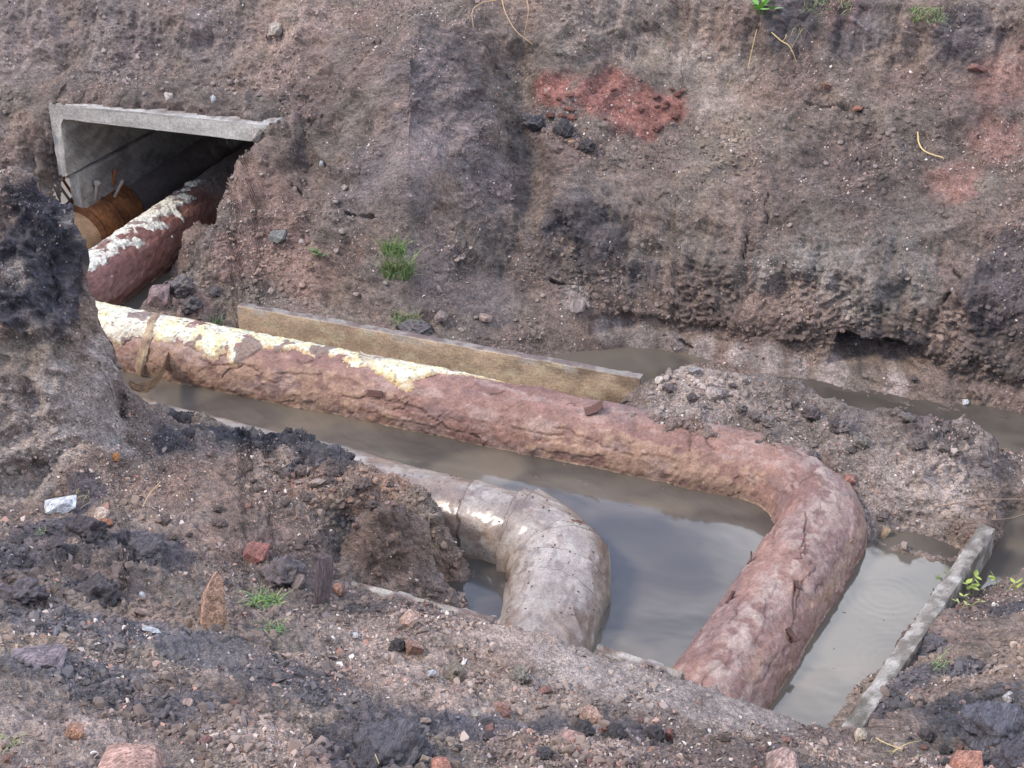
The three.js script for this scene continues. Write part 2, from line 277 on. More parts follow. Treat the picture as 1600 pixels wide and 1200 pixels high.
// zones where the mud lies smooth, and rough zones
const smooth = [[1000, 535, .3], [1100, 548, .25], [1200, 568, .25], [1300, 588, .25], [900, 520, .35], [1450, 610, .25], [850, 480, .2], [1380, 870, .2], [1100, 1090, .35], [950, 1050, .3], [1200, 1110, .2], [800, 1000, .25], [150, 640, .3], [640, 420, .4], [760, 480, .4], [650, 250, .45], [600, 330, .4]].map(([a, b, r]) => { const p = castBase(a, b); return [p[0], p[1], p[2], r]; });
const rough = [[430, 680, .4], [300, 660, .3], [580, 745, .25], [60, 420, .5], [1450, 690, .5], [1250, 640, .4], [1550, 1120, .5], [150, 880, .5], [600, 1150, .4], [1100, 480, .4], [1300, 500, .5], [1500, 540, .4], [500, 730, .3]].map(([a, b, r]) => { const p = castBase(a, b); return [p[0], p[1], p[2], r]; });
// open cracks in the soil, carved as grooves
const cracks = [[[418, 262], [445, 280], [470, 300], [505, 328], [540, 338], [590, 342]], [[640, 8], [690, 20], [730, 48], [770, 90], [790, 110]], [[1255, 158], [1300, 165], [1340, 172], [1370, 190], [1385, 215]], [[1330, 175], [1355, 170]], [[1040, 530], [1100, 545], [1200, 562]], [[150, 570], [165, 600], [180, 640]], [[1200, 300], [1195, 340], [1165, 370], [1160, 410]], [[1070, 310], [1010, 330], [985, 318]], [[860, 440], [900, 445], [925, 470], [880, 470]], [[1490, 410], [1500, 440], [1470, 480]]]
  .map(l => l.map(p => castBase(...p)));
function crackDist(x, Y, h) {
  let m = 9; for (const l of cracks) for (let i = 0; i + 1 < l.length; i++) {
    const a = l[i], b = l[i + 1], bx = b[0] - a[0], by = b[1] - a[1], bz = b[2] - a[2], ax = x - a[0], ay = Y - a[1], az = h - a[2];
    if (ax * ax + ay * ay + az * az > 1) continue;
    const t = clamp((ax * bx + ay * by + az * bz) / (bx * bx + by * by + bz * bz + 1e-9), 0, 1); m = Math.min(m, Math.hypot(ax - t * bx, ay - t * by, az - t * bz));
  } return m;
}
const cav = castBase(1372, 556);

const tArr = []; const NROW = 1060, PRE = 10, POST = 15;
{ const nc = 780; for (let k = 14; k >= 1; k--) tArr.push(-1 - 0.02 * (Math.pow(1.55, k) - 1)); for (let i = 0; i <= nc; i++) tArr.push(-1 + 2 * i / nc); for (let k = 1; k <= 14; k++) tArr.push(1 + 0.02 * (Math.pow(1.55, k) - 1)); }
const halfW = Y => 0.4 * clamp(Y, 3, 30) + 0.4;
const rowsOf = t => {                                                   // rows evenly spaced along the column's own profile
  const n = 1500, Ya = 3.4, Yb = 13.6, cum = new Float32Array(n + 1); let ph = Hf(t * halfW(Ya), Ya);
  for (let k = 1; k <= n; k++) { const Y = lerp(Ya, Yb, k / n), h = Hf(t * halfW(Y), Y), dh = h - ph; const w = (h < -0.06 ? 0.35 : dh < 0 ? 0.45 : 1) / Math.pow(Y, 0.55); cum[k] = cum[k - 1] + w * (Math.hypot((Yb - Ya) / n, dh) + 0.25 * (Yb - Ya) / n); ph = h; }
  const out = []; for (let k = PRE; k >= 1; k--) out.push(3.4 - 0.12 * (Math.pow(1.42, k) - 1));
  let q = 0; for (let r = 0; r <= NROW; r++) { const v = cum[n] * r / NROW; while (q < n - 1 && cum[q + 1] < v) q++; out.push(lerp(Ya, Yb, clamp((q + (v - cum[q]) / Math.max(1e-9, cum[q + 1] - cum[q])) / n, 0, 1))); }
  for (let k = 1; k <= POST; k++) out.push(13.6 + 0.1 * (Math.pow(1.55, k) - 1)); return out;
};
const colRows = tArr.map(rowsOf);
for (let pass = 0; pass < 3; pass++) for (let r = 0; r < colRows[0].length; r++) { let prev = colRows[0][r]; for (let i = 1; i + 1 < tArr.length; i++) { const c = colRows[i][r]; colRows[i][r] = 0.25 * prev + 0.5 * c + 0.25 * colRows[i + 1][r]; prev = c; } }
const TC = tArr.length, TR = colRows[0].length;
const P = new Float32Array(TC * TR * 3), Cc = new Float32Array(TC * TR * 3), UV = new Float32Array(TC * TR * 2), RG = new Float32Array(TC * TR);
const baseSoil = col(115, 100, 90);
for (let j = 0; j < TR; j++) for (let i = 0; i < TC; i++) {
  const Y0 = colRows[i][j], x0 = tArr[i] * halfW(Y0), k = j * TC + i;
  let h = Hf(x0, Y0);
  const e = 0.03, gx = (Hf(x0 + e, Y0) - Hf(x0 - e, Y0)) / (2 * e), gy = (Hf(x0, Y0 + e) - Hf(x0, Y0 - e)) / (2 * e);
  const il = 1 / Math.sqrt(1 + gx * gx + gy * gy), slope = Math.hypot(gx, gy);
  let sm = 0, ro = 0;
  for (const b of smooth) { const d = Math.hypot(x0 - b[0], Y0 - b[1], h - b[2]); if (d < b[3]) sm = Math.max(sm, 1 - sstep(0.5, 1, d / b[3])); }
  for (const b of rough) { const d = Math.hypot(x0 - b[0], Y0 - b[1], h - b[2]); if (d < b[3]) ro = Math.max(ro, 1 - sstep(0.4, 1, d / b[3])); }
  const A = (1 - 0.75 * sm) * (1 + 0.9 * ro);
  const q = [x0 * 1.0, h, Y0];
  const warp = 0.12 * N3(x0 * 2.1, h * 2.1, Y0 * 2.1);
  const onBank = sstep(0.3, 0.7, h) * sstep(9.6, 10.2, Y0 + 0.35 * Math.max(0, x0)), onStub = sstep(-2.3, -2.6, x0) * sstep(6.9, 7.3, Y0) * sstep(8.6, 8.3, Y0);
  let d = 0.05 * fbm(q[0] * 1.6, q[1] * 1.6, q[2] * 1.6, 2) * (1 - 0.4 * sm);
  d += onBank * (0.10 * fbm(q[0] * 1.25 + 8, q[1] * 1.25, q[2] * 1.25, 2) + 0.075 * (0.35 - Math.abs(fbm(q[0] * 2.4 + warp, q[1] * 2.4 + 3, q[2] * 2.4, 2)) * 1.6) * (1 - 0.5 * sm));
  d += onStub * (0.09 * fbm(q[0] * 3.2, q[1] * 3.2 + 1, q[2] * 3.2, 2) + 0.06 * (0.3 - Math.abs(N3(q[0] * 6 + 2, q[1] * 6, q[2] * 6)) * 1.7));
  d += 0.03 * (0.3 - Math.abs(fbm(q[0] * 3.6 + 5, q[1] * 3.6, q[2] * 3.6, 2)) * 1.5) * (1 - sm) * sstep(0.1, 0.3, h);
  const n1 = N3(q[0] * 6 + warp * 5, q[1] * 6, q[2] * 6 + 3), n2 = N3(q[0] * 15, q[1] * 15 + warp * 9, q[2] * 15), n3 = N3(q[0] * 34, q[1] * 34, q[2] * 34), n4 = N3(q[0] * 72, q[1] * 72, q[2] * 72);
  d += A * (0.022 * n1 + 0.016 * (0.5 - Math.abs(n2) * 2) + 0.011 * n3 + 0.006 * n4);
  if (ro > 0) d += ro * 0.02 * (0.4 - Math.abs(N3(q[0] * 9 + 5, q[1] * 9, q[2] * 9)) * 2.5);
  const steep = sstep(0.55, 1.5, slope) * sstep(0.25, 0.6, h) * Math.max(sstep(0.3, 1.0, x0) * sstep(9.2, 9.7, Y0), 0.7 * sstep(12.2, 12.5, Y0));
  const along = x0 * w1[0] + Y0 * w1[1];
  const rill = N3(along * 11 + 2 * warp, h * 1.4, 7.7) + 0.6 * N3(along * 27, h * 2.4, 3.3);
  d += steep * 0.034 * rill * (1 - sm);
  const cd = (j > 10 && i > 14) ? crackDist(x0 + 0.025 * N3(x0 * 13, h * 13, Y0 * 13), Y0, h + 0.03 * N3(x0 * 11 + 5, h * 11, Y0 * 11)) : 9;
  const cw = 0.007 + 0.009 * N3(x0 * 9, h * 9, Y0 * 9);
  if (cd < 0.05) d -= 0.06 * (1 - sstep(cw * 0.5, cw * 1.6, cd));
  const under = sstep(-0.02, -0.1, h); d *= 1 - 0.6 * under;
  let dx = -gx * il * d, dy = il * d, dY = -gy * il * d;
  // the hollow washed out under the bank
  const cx = x0 - cav[0], cmask = (1 - sstep(0.22, 0.34, Math.abs(cx + 0.05 * N3(h * 9, x0 * 9, 1)))) * sstep(0.08, 0.14, h) * (1 - sstep(0.27, 0.36, h + 0.06 * N3(x0 * 7, 2, 3))) * (Math.abs(Y0 - cav[1] - cx * w1[1]) < 0.4 ? 1 : 0);
  dY += 0.3 * cmask;
  if (x0 > 0.6 && x0 < 4.6 && h > 0.08 && h < 0.5) {
    let f0 = foot[1]; for (let q2 = 1; q2 + 1 < foot.length; q2++) if (x0 >= foot[q2][0] && x0 <= foot[q2 + 1][0]) { const t = (x0 - foot[q2][0]) / (foot[q2 + 1][0] - foot[q2][0]); f0 = [0, lerp(foot[q2][1], foot[q2 + 1][1], t)]; }
    if (Math.abs(Y0 - f0[1]) < 0.22) dY += (0.05 + 0.11 * N3(x0 * 3.1, 4, 2)) * sstep(0.09, 0.15, h) * (1 - sstep(0.2, 0.27, h + 0.08 * N3(x0 * 6, 1, 5)));
  }
  const x = x0 + dx, Y = Y0 + dY; h += dy;
  P[k * 3] = x; P[k * 3 + 1] = h; P[k * 3 + 2] = -Y;
  UV[k * 2] = (x0 + 0.25 * Y0) / 0.9; UV[k * 2 + 1] = (Y * 0.8 + h * 0.9 - 0.1 * x0) / 0.9;
  RG[k] = sm;
  // colour of the matter, with the painted shade of the hollow
  const m1 = fbm(x0 * 0.9 + 4, h * 0.9, Y0 * 0.9, 3), m2 = fbm(x0 * 5, h * 5 + 8, Y0 * 5, 3), m3 = N3(x0 * 24, h * 24, Y0 * 24), m4 = N3(x0 * 60 + 3, h * 60, Y0 * 60);
  let c = [baseSoil[0], baseSoil[1], baseSoil[2]];
  const br = 1 + 0.42 * m1 + 0.34 * m2 + 0.2 * m3 + 0.2 * m4;
  c[0] *= 1 + 0.10 * fbm(x0 * 2 + 9, h * 2, Y0 * 2, 2); c[2] *= 1 - 0.08 * m1;
  const wob = 0.35 * m2 + 0.18 * m3;
  for (const b of blobs) {
    const ax = x0 - b[0], ay = Y0 - b[1], az = h - b[2], rad = b[3] * 2.0; if (Math.abs(ax) > rad || Math.abs(ay) > rad) continue;
    const dd = Math.sqrt(ax * ax + ay * ay + az * az) / b[3] + wob; const w = b[5] * (1 - sstep(0.55, 1.05, dd)); if (w <= 0) continue;
    for (let q2 = 0; q2 < 3; q2++) c[q2] = lerp(c[q2], b[4][q2], w);
  }
  const streak = steep * sstep(-0.1, 0.6, N3(along * 16, h * 1.1, 1.5) + 0.5 * N3(along * 40, h * 2, 9.5));
  for (let q2 = 0; q2 < 3; q2++) c[q2] = c[q2] * 1.6 * br * (1 + 0.35 * streak);
  Cc[k * 3] = c[0]; Cc[k * 3 + 1] = c[1]; Cc[k * 3 + 2] = c[2];
}
function inMouth(x, Y, y) { const rx = x - CA[0], rY = Y - CA[1], la = rx * c1[0] + rY * c1[1], ld = rx * c2[0] + rY * c2[1]; return y < 1.345 && ld < 0.3 && ((la > 0.0 && la < 1.72 && ld > -0.13) || (la > 0.07 && la < cl - 0.07 && ld > 0.005)); }
const ground = (() => {
  const idx = [];
  for (let j = 0; j + 1 < TR; j++) for (let i = 0; i + 1 < TC; i++) {
    const a = j * TC + i, b = a + 1, c = a + TC, d = c + 1;
    const cx = (P[a * 3] + P[d * 3]) / 2, cy = (P[a * 3 + 1] + P[d * 3 + 1] + P[b * 3 + 1] + P[c * 3 + 1]) / 4, cY = -(P[a * 3 + 2] + P[d * 3 + 2]) / 2;
    if (inMouth(cx, cY, cy)) continue;                                  // the culvert's mouth is open
    idx.push(a, b, c, b, d, c);
  }
  const g = new THREE.BufferGeometry();
  g.setAttribute('position', new THREE.BufferAttribute(P, 3)); g.setAttribute('color', new THREE.BufferAttribute(Cc, 3)); g.setAttribute('uv', new THREE.BufferAttribute(UV, 2)); g.setIndex(idx); g.computeVertexNormals();
  const m = new THREE.Mesh(g, new THREE.MeshStandardMaterial({ vertexColors: true, map: soilMap, bumpMap: soilBump, bumpScale: 0.005, roughness: 0.93 }));
  m.name = 'ground'; m.userData = { kind: 'structure', label: 'mauve brown dug soil of the pit floor and banks', category: 'ground' }; scene.add(m); return m;
})();
// surface lookup on the finished sheet
const SX0 = -6, SY0 = 3.4, SS = 0.02, SNX = 600, SNY = 540, surf = new Float32Array(SNX * SNY).fill(-9);
for (let k = 0; k < TC * TR; k++) { if (inMouth(P[k * 3], -P[k * 3 + 2], P[k * 3 + 1])) continue; const i = Math.round((P[k * 3] - SX0) / SS), j = Math.round((-P[k * 3 + 2] - SY0) / SS); if (i >= 0 && j >= 0 && i < SNX && j < SNY) surf[j * SNX + i] = Math.max(surf[j * SNX + i], P[k * 3 + 1]); }
function Sf(x, Y) { const i = Math.round((x - SX0) / SS), j = Math.round((Y - SY0) / SS); if (i < 0 || j < 0 || i >= SNX || j >= SNY || surf[j * SNX + i] < -5) { const h = Hf(x, Y); return inMouth(x, Y, h) ? -0.3 : h; } return surf[j * SNX + i]; }
function cast(px, py) {
  const r = ray(px, py); let z = 3.5;
  while (z < 18 && EYE - r[1] * z > Sf(r[0] * z, r[2] * z)) z += 0.008;
  return { x: r[0] * z, Y: r[2] * z, h: EYE - r[1] * z, z, m: z / F };
}
function normalAt(x, Y) { const e = 0.06, gx = (Hf(x + e, Y) - Hf(x - e, Y)) / (2 * e), gy = (Hf(x, Y + e) - Hf(x, Y - e)) / (2 * e); return new THREE.Vector3(-gx, 1, gy).normalize(); }

// ------------------------------------------------------------------ helpers for things
const used = {};
function numbered(n) { used[n] = (used[n] ?? -1) + 1; return used[n] ? n + '_' + String(used[n]).padStart(3, '0') : n; }
function tag(o, name, label, category, group, kind) { o.name = numbered(name); o.userData = { label, category }; if (group) o.userData.group = group; if (kind) o.userData.kind = kind; scene.add(o); return o; }
function part(name, g, m, parent) { const o = new THREE.Mesh(g, m); o.name = name; parent.add(o); return o; }
const std = (c, o = {}) => new THREE.MeshStandardMaterial({ color: new THREE.Color().setRGB(...col(...c)), roughness: 0.9, ...o });

// ------------------------------------------------------------------ water
{
  const nx = 330, ny = 250, x0 = -4.6, x1 = 5.4, y0 = 4.7, y1 = 12.4;
  const rings = [[1385, 930, 0.055, 0.00013], [1400, 1035, 0.05, 0.00011]].map(([a, b, l, s]) => [...atH(a, b, 0), l, s]);
  const pos = [], uv = [], idx = [], cc = [];
  const ca = col(97, 89, 79), cb = col(75, 69, 63), cd = col(112, 101, 86);
  const H2 = (x, Y) => {
    let v = 0.0008 * N3(x * 2.3, Y * 2.3, 0.5) + 0.0004 * N3(x * 6 + 2, Y * 6, 4.5) + 0.00025 * N3(x * 17 + 2, Y * 17, 4.5);
    for (const r of rings) { const d = Math.hypot(x - r[0], Y - r[1]); v += r[4] * Math.sin(d / r[3] * 6.283) * Math.exp(-(((d - 0.17) / 0.11) ** 2)); }
    return v;
  };
  // finer mesh over the channel where drops made rings
  const xs = [], ys = []; for (let i = 0; i <= nx; i++) { xs.push(x0 + (x1 - x0) * i / nx); }
  const add = (a, b, s, arr) => { for (let v = a; v < b; v += s) arr.push(v); };
  xs.length = 0; add(x0, 1.6, 0.03, xs); add(1.6, 2.9, 0.009, xs); add(2.9, x1, 0.03, xs);
  add(y0, 5.5, 0.03, ys); add(5.5, 7.3, 0.009, ys); add(7.3, y1, 0.03, ys);
  for (let j = 0; j < ys.length; j++) for (let i = 0; i < xs.length; i++) {
    const x = xs[i], Y = ys[j]; pos.push(x, H2(x, Y), -Y); uv.push(x, Y);
    const n = fbm(x * 0.8 + 0.5 * N3(x * 2, Y * 2, 1), Y * 1.1 + 0.6 * N3(x * 1.7, Y * 1.7, 5), 2.5, 4);
    const t = sstep(-0.35, 0.4, n), u2 = sstep(0.15, 0.55, fbm(x * 1.3 + 7, Y * 1.3, 1.5, 3));
    for (let c = 0; c < 3; c++) cc.push(lerp(lerp(cb[c], ca[c], t), cd[c], u2 * 0.7));
  }
  const w = xs.length; for (let j = 0; j + 1 < ys.length; j++) for (let i = 0; i + 1 < w; i++) { const a = j * w + i; idx.push(a, a + 1, a + w, a + 1, a + w + 1, a + w); }
  const g = new THREE.BufferGeometry(); g.setAttribute('position', new THREE.Float32BufferAttribute(pos, 3)); g.setAttribute('uv', new THREE.Float32BufferAttribute(uv, 2)); g.setAttribute('color', new THREE.Float32BufferAttribute(cc, 3)); g.setIndex(idx); g.computeVertexNormals();
  const m = new THREE.Mesh(g, new THREE.MeshPhysicalMaterial({ vertexColors: true, roughness: 0.07, ior: 1.48, specularIntensity: 1 }));
  m.name = 'water'; m.userData = { kind: 'structure', label: 'murky grey brown water standing in the trench', category: 'water' }; scene.add(m);
}

// ------------------------------------------------------------------ concrete
const concreteMat = c => new THREE.MeshStandardMaterial({ vertexColors: true, map: fineMap, bumpMap: fineBump, bumpScale: 0.004, roughness: 0.92 });
function boxGrid(L, T, y0, y1, paint, step = 0.03, wear = 0.012) {       // a long wall along +x, thickness along -z..., with worn arrises
  const prof = []; const nT = Math.max(3, Math.ceil(T / step)), nH = Math.ceil((y1 - y0) / step);
  for (let i = 0; i <= nH; i++) prof.push([0, lerp(y0, y1, i / nH)]);                     // front face, upward
  for (let i = 1; i <= nT; i++) prof.push([T * i / nT, y1]);
  for (let i = 1; i <= nH; i++) prof.push([T, lerp(y1, y0, i / nH)]);
  const n = Math.ceil(L / step), pos = [], uv = [], cc = [], idx = [];
  for (let s = 0; s <= n; s++) {
    const x = L * s / n;
    for (let q = 0; q < prof.length; q++) {
      let [d, y] = prof[q];
      const corner = Math.max(0, 1 - Math.abs(y1 - y) / 0.03) * Math.max(0, 1 - Math.min(d, T - d) / 0.03);
      const bite = Math.max(0, N3(x * 5, d * 5 + 3, 2) + 0.6 * N3(x * 17, 4, d * 9) + 0.15);
      const r = 0.003 * N3(x * 6, y * 6, d * 6 + 9) + 0.003 * N3(x * 25, y * 25, d * 25);
      let yy = y - corner * wear * (0.4 + 2.6 * bite), dd = d + corner * wear * (d < T / 2 ? 1 : -1) * (0.4 + 1.2 * bite);
      if (y === y1) yy += r; else dd += (d < T / 2 ? -r : r);
      const ex = s === 0 || s === n ? 0.01 * N3(y * 30, d * 30, s) : 0;
      pos.push(x + ex, yy, -dd); uv.push((x + d) / 0.5, (y + d) / 0.5);
      cc.push(...paint(x, y, d, y === y1).map(v => v * 1.3));
    }
  }
  const w = prof.length; for (let s = 0; s < n; s++) for (let q = 0; q + 1 < w; q++) { const a = s * w + q; idx.push(a, a + w, a + 1, a + 1, a + w, a + w + 1); }
  for (const s of [0, n]) { const b = s * w, half = Math.floor(w / 2); for (let q = 0; q < half; q++) { const l = b + q, l2 = b + q + 1, r = b + w - 1 - q, r2 = b + w - 2 - q; if (s === 0) idx.push(l, l2, r, l2, r2, r); else idx.push(l, r, l2, l2, r, r2); } }
  const g = new THREE.BufferGeometry(); g.setAttribute('position', new THREE.Float32BufferAttribute(pos, 3)); g.setAttribute('uv', new THREE.Float32BufferAttribute(uv, 2)); g.setAttribute('color', new THREE.Float32BufferAttribute(cc, 3)); g.setIndex(idx); g.computeVertexNormals();
  return toCreasedNormals(g, 0.7);
}
const mix3 = (a, b, t) => [lerp(a[0], b[0], t), lerp(a[1], b[1], t), lerp(a[2], b[2], t)];
const CG = col(160, 155, 147), CPALE = col(198, 192, 180), CDIRT = col(120, 104, 98), COCH = col(190, 164, 134), COCH2 = col(166, 142, 116), CPATCH = col(188, 172, 140);
// low channel wall behind the long pipe
{
  const paint = (x, y, d, top) => {
    const n = fbm(x * 2.2, y * 5, d * 4 + 3, 4), n2 = fbm(x * 7, y * 7, d * 7, 3);
    if (top || d > 0.03) return mix3(col(150, 142, 132), CDIRT, sstep(-0.25, 0.25, n2));
    let c = mix3(COCH, COCH2, sstep(-0.3, 0.4, n));
    c = mix3(c, col(112, 92, 74), sstep(1.9, 2.8, x) * 0.6 * sstep(-0.4, 0.2, n));
    c = mix3(c, CPATCH, 0.75 * sstep(0.32, 0.42, fbm(x * 3.2 + 5, y * 9, 1.2, 3) + 0.1 * n2));
    c = mix3(c, CG, 0.6 * sstep(0.05, 0.3, n2) * sstep(0.19, 0.25, y));
    return c.map(v => v * (1 + 0.15 * n2));
  };
  const m = new THREE.Mesh(boxGrid(wl, 0.09, -0.45, 0.27, paint, 0.02, 0.004), concreteMat());
  const o = new THREE.Group(); m.name = 'wall_panel'; o.add(m);
  o.position.copy(V(WA[0], WA[1], 0)); o.rotation.y = Math.atan2(w1[1], w1[0]);
  tag(o, 'concrete_wall', 'low ochre stained concrete channel wall running behind the long red pipe', 'wall');
}
{ // wall at the right of the far pipe's end
  const A = atH(1338, 1152, 0.2), B = atH(1556, 826, 0.2), L = Math.hypot(B[0] - A[0], B[1] - A[1]);
  const paint = (x, y, d, top) => { const n = fbm(x * 3, y * 6, d * 9 + 1, 4), n2 = fbm(x * 11, y * 11, d * 11, 3); let c = mix3(col(150, 142, 131), col(122, 112, 101), sstep(-0.3, 0.3, n)); c = mix3(c, CPALE, 0.3 * sstep(-0.1, 0.3, n2)); c = mix3(c, col(92, 86, 74), 0.7 * sstep(0.15, 0.4, fbm(x * 4 + 8, y * 5, d * 6, 3))); return c.map(v => v * (1 + 0.2 * n2)); };
  const m = new THREE.Mesh(boxGrid(L, 0.1, -0.45, 0.2, paint, 0.015, 0.009), concreteMat()); m.name = 'wall_panel';
  const o = new THREE.Group(); o.add(m); o.position.copy(V(A[0], A[1], 0)); o.rotation.y = Math.atan2(B[1] - A[1], B[0] - A[0]);
  tag(o, 'concrete_wall', 'narrow crumbling concrete wall between two pools, sprouting weeds beside it', 'wall');
}
{ // near channel wall, mostly buried, its broken edge over the pipes
  for (const [a, b, lab] of [[[546, 916, 0.355], [768, 967, 0.38], 'broken concrete edge half buried in soil above the small bluish pool'], [[930, 1012, 0.37], [1062, 1056, 0.37], 'broken concrete edge half buried in soil between the two pipe ends']]) {
    const A = atH(...a), B = atH(...b), L = Math.hypot(B[0] - A[0], B[1] - A[1]);
    const paint = (x, y, d) => { const n = fbm(x * 5, y * 7, d * 9 + 1, 4), n2 = fbm(x * 13, y * 13, d * 13, 3); return mix3(mix3(CG, CDIRT, sstep(-0.3, 0.2, n)), CPALE, 0.4 * sstep(0, 0.4, n2)); };
    const m = new THREE.Mesh(boxGrid(L, 0.07, -0.4, (a[2] + b[2]) / 2, paint, 0.02, 0.02), concreteMat()); m.name = 'wall_panel';
    const o = new THREE.Group(); o.add(m); o.position.copy(V(A[0], A[1], 0)); o.rotation.y = Math.atan2(B[1] - A[1], B[0] - A[0]);
    tag(o, 'concrete_edge', lab, 'wall');
  }
}
{ // culvert: a lid like an upturned trough on a lower trough
  const W2 = cl / 2, deep = 5;
  function loft(profile, d0, d1, paint, caps = true) {
    const pts = []; for (let i = 0; i < profile.length; i++) { const a = profile[i], b = profile[(i + 1) % profile.length], n = Math.max(1, Math.ceil(Math.hypot(b[0] - a[0], b[1] - a[1]) / 0.04)); for (let k = 0; k < n; k++) pts.push([lerp(a[0], b[0], k / n), lerp(a[1], b[1], k / n)]); }
    const n = Math.ceil((d1 - d0) / 0.07), pos = [], uv = [], cc = [], idx = []; let per = 0;
    for (let s = 0; s <= n; s++) for (let q = 0; q < pts.length; q++) {
      const d = lerp(d0, d1, s / n), [a, y] = pts[q]; const r = 0.006;
      const wear = s === 0 ? 1 : 0; const wz = wear * 0.012 * Math.abs(N3(a * 9, y * 9, 4));
      pos.push(a + r * N3(a * 7, y * 7, d * 7) + wear * 0.01 * N3(a * 23, y * 23, 1), y + r * N3(a * 7 + 9, y * 7, d * 7) + wear * 0.01 * N3(a * 23, y * 23, 8), -d - wz); uv.push((a + q * 0.01) / 0.6, (d + y) / 0.6); cc.push(...paint(a, y, d).map(v => v * 1.25));
    }
    const w = pts.length; for (let s = 0; s < n; s++) for (let q = 0; q < w; q++) { const a = s * w + q, b = s * w + (q + 1) % w; idx.push(a, a + w, b, b, a + w, b + w); }
    if (caps) { const tri = THREE.ShapeUtils.triangulateShape(pts.map(p => new THREE.Vector2(...p)), []); const base = pos.length / 3; for (let q = 0; q < w; q++) { pos.push(pos[q * 3], pos[q * 3 + 1], pos[q * 3 + 2]); uv.push(pts[q][0] / 0.6, pts[q][1] / 0.6); cc.push(...paint(pts[q][0], pts[q][1], -1).map(v => Math.min(0.85, v * 1.25))); } for (const t of tri) idx.push(base + t[0], base + t[1], base + t[2]); }
    const g = new THREE.BufferGeometry(); g.setAttribute('position', new THREE.Float32BufferAttribute(pos, 3)); g.setAttribute('uv', new THREE.Float32BufferAttribute(uv, 2)); g.setAttribute('color', new THREE.Float32BufferAttribute(cc, 3)); g.setIndex(idx); return toCreasedNormals(g, 0.6);
  }
  const paint = (a, y, d) => { const n = fbm(a * 4, y * 4 + 3, Math.max(d, 0) * 2, 4), n2 = fbm(a * 14, y * 14, d * 8, 2); let c = mix3(col(186, 180, 170), col(154, 147, 138), sstep(-0.3, 0.3, n)); c = mix3(c, col(206, 200, 187), 0.6 * sstep(0.0, 0.25, fbm(a * 6 + 4, y * 6, Math.max(d, 0) * 3, 3))); if (y > 1.3 && d > 0) c = mix3(c, CDIRT, 0.85 * sstep(-0.3, 0.1, n2)); return c.map(v => v * (1 + 0.14 * n2)); };
  const lid = new THREE.Group();
  part('lid', loft([[-W2, 0.685], [-W2, 1.325], [-W2 + 0.025, 1.35], [W2 - 0.025, 1.35], [W2, 1.325], [W2, 0.685], [W2 - 0.1, 0.685], [W2 - 0.1, 1.1], [W2 - 0.19, 1.2], [-W2 + 0.14, 1.215], [-W2 + 0.1, 1.17], [-W2 + 0.085, 0.685]], 0, deep, paint), concreteMat(), lid);
  part('lower_channel', loft([[-W2 + 0.02, -0.5], [-W2 + 0.02, 0.665], [-W2 + 0.12, 0.665], [-W2 + 0.13, -0.32], [W2 - 0.13, -0.32], [W2 - 0.12, 0.665], [W2 - 0.02, 0.665], [W2 - 0.02, -0.5]], 0.12, deep, (a, y, d) => paint(a, y, Math.max(d, 0.1))), concreteMat(), lid);
  lid.position.copy(V(...cul(0, 0, 0))); lid.rotation.y = Math.atan2(c1[1], c1[0]);
  tag(lid, 'concrete_culvert', 'pale concrete box culvert with dark mouth set into the bank', 'culvert');
}

// ------------------------------------------------------------------ pipes
const RAD = 0.29;
function filletPath(pts, rad, step = 0.012) {                           // corner points to a dense line with arcs
  const out = [];
  const push = v => { if (!out.length || out[out.length - 1].distanceTo(v) > 1e-4) out.push(v); };
  const segs = []; let prev = pts[0];
  for (let i = 1; i < pts.length; i++) {
    if (i === pts.length - 1) { segs.push([prev, pts[i]]); break; }
    const a = pts[i - 1].clone().sub(pts[i]).normalize(), b = pts[i + 1].clone().sub(pts[i]).normalize(), th = Math.acos(clamp(-a.dot(b), -1, 1)), t = rad[i - 1] * Math.tan(th / 2);
    const s = pts[i].clone().addScaledVector(a, t), e = pts[i].clone().addScaledVector(b, t); segs.push([prev, s]);
    const bis = a.clone().add(b).normalize(), c = pts[i].clone().addScaledVector(bis, rad[i - 1] / Math.cos(th / 2)); segs.push([s, e, c]); prev = e;
  }
  for (const sg of segs) {
    if (sg.length === 2) { const L = sg[0].distanceTo(sg[1]), n = Math.ceil(L / step); for (let k = 0; k <= n; k++) push(sg[0].clone().lerp(sg[1], k / n)); }
    else { const u = sg[0].clone().sub(sg[2]), v = sg[1].clone().sub(sg[2]), ang = u.angleTo(v), n = Math.ceil(ang * u.length() / step); for (let k = 0; k <= n; k++) { const t = k / n; push(sg[2].clone().addScaledVector(u, Math.sin((1 - t) * ang) / Math.sin(ang)).addScaledVector(v, Math.sin(t * ang) / Math.sin(ang))); } }
  }
  return out;
}
function frames(path) {
  const fr = []; let s = 0;
  for (let i = 0; i < path.length; i++) {
    if (i) s += path[i].distanceTo(path[i - 1]);
    const t = path[Math.min(i + 2, path.length - 1)].clone().sub(path[Math.max(i - 2, 0)]).normalize();
    const side = new THREE.Vector3().crossVectors(t, new THREE.Vector3(0, 1, 0)).normalize(), up = new THREE.Vector3().crossVectors(side, t);
    fr.push({ p: path[i], t, side, up, s });
  }
  return fr;
}
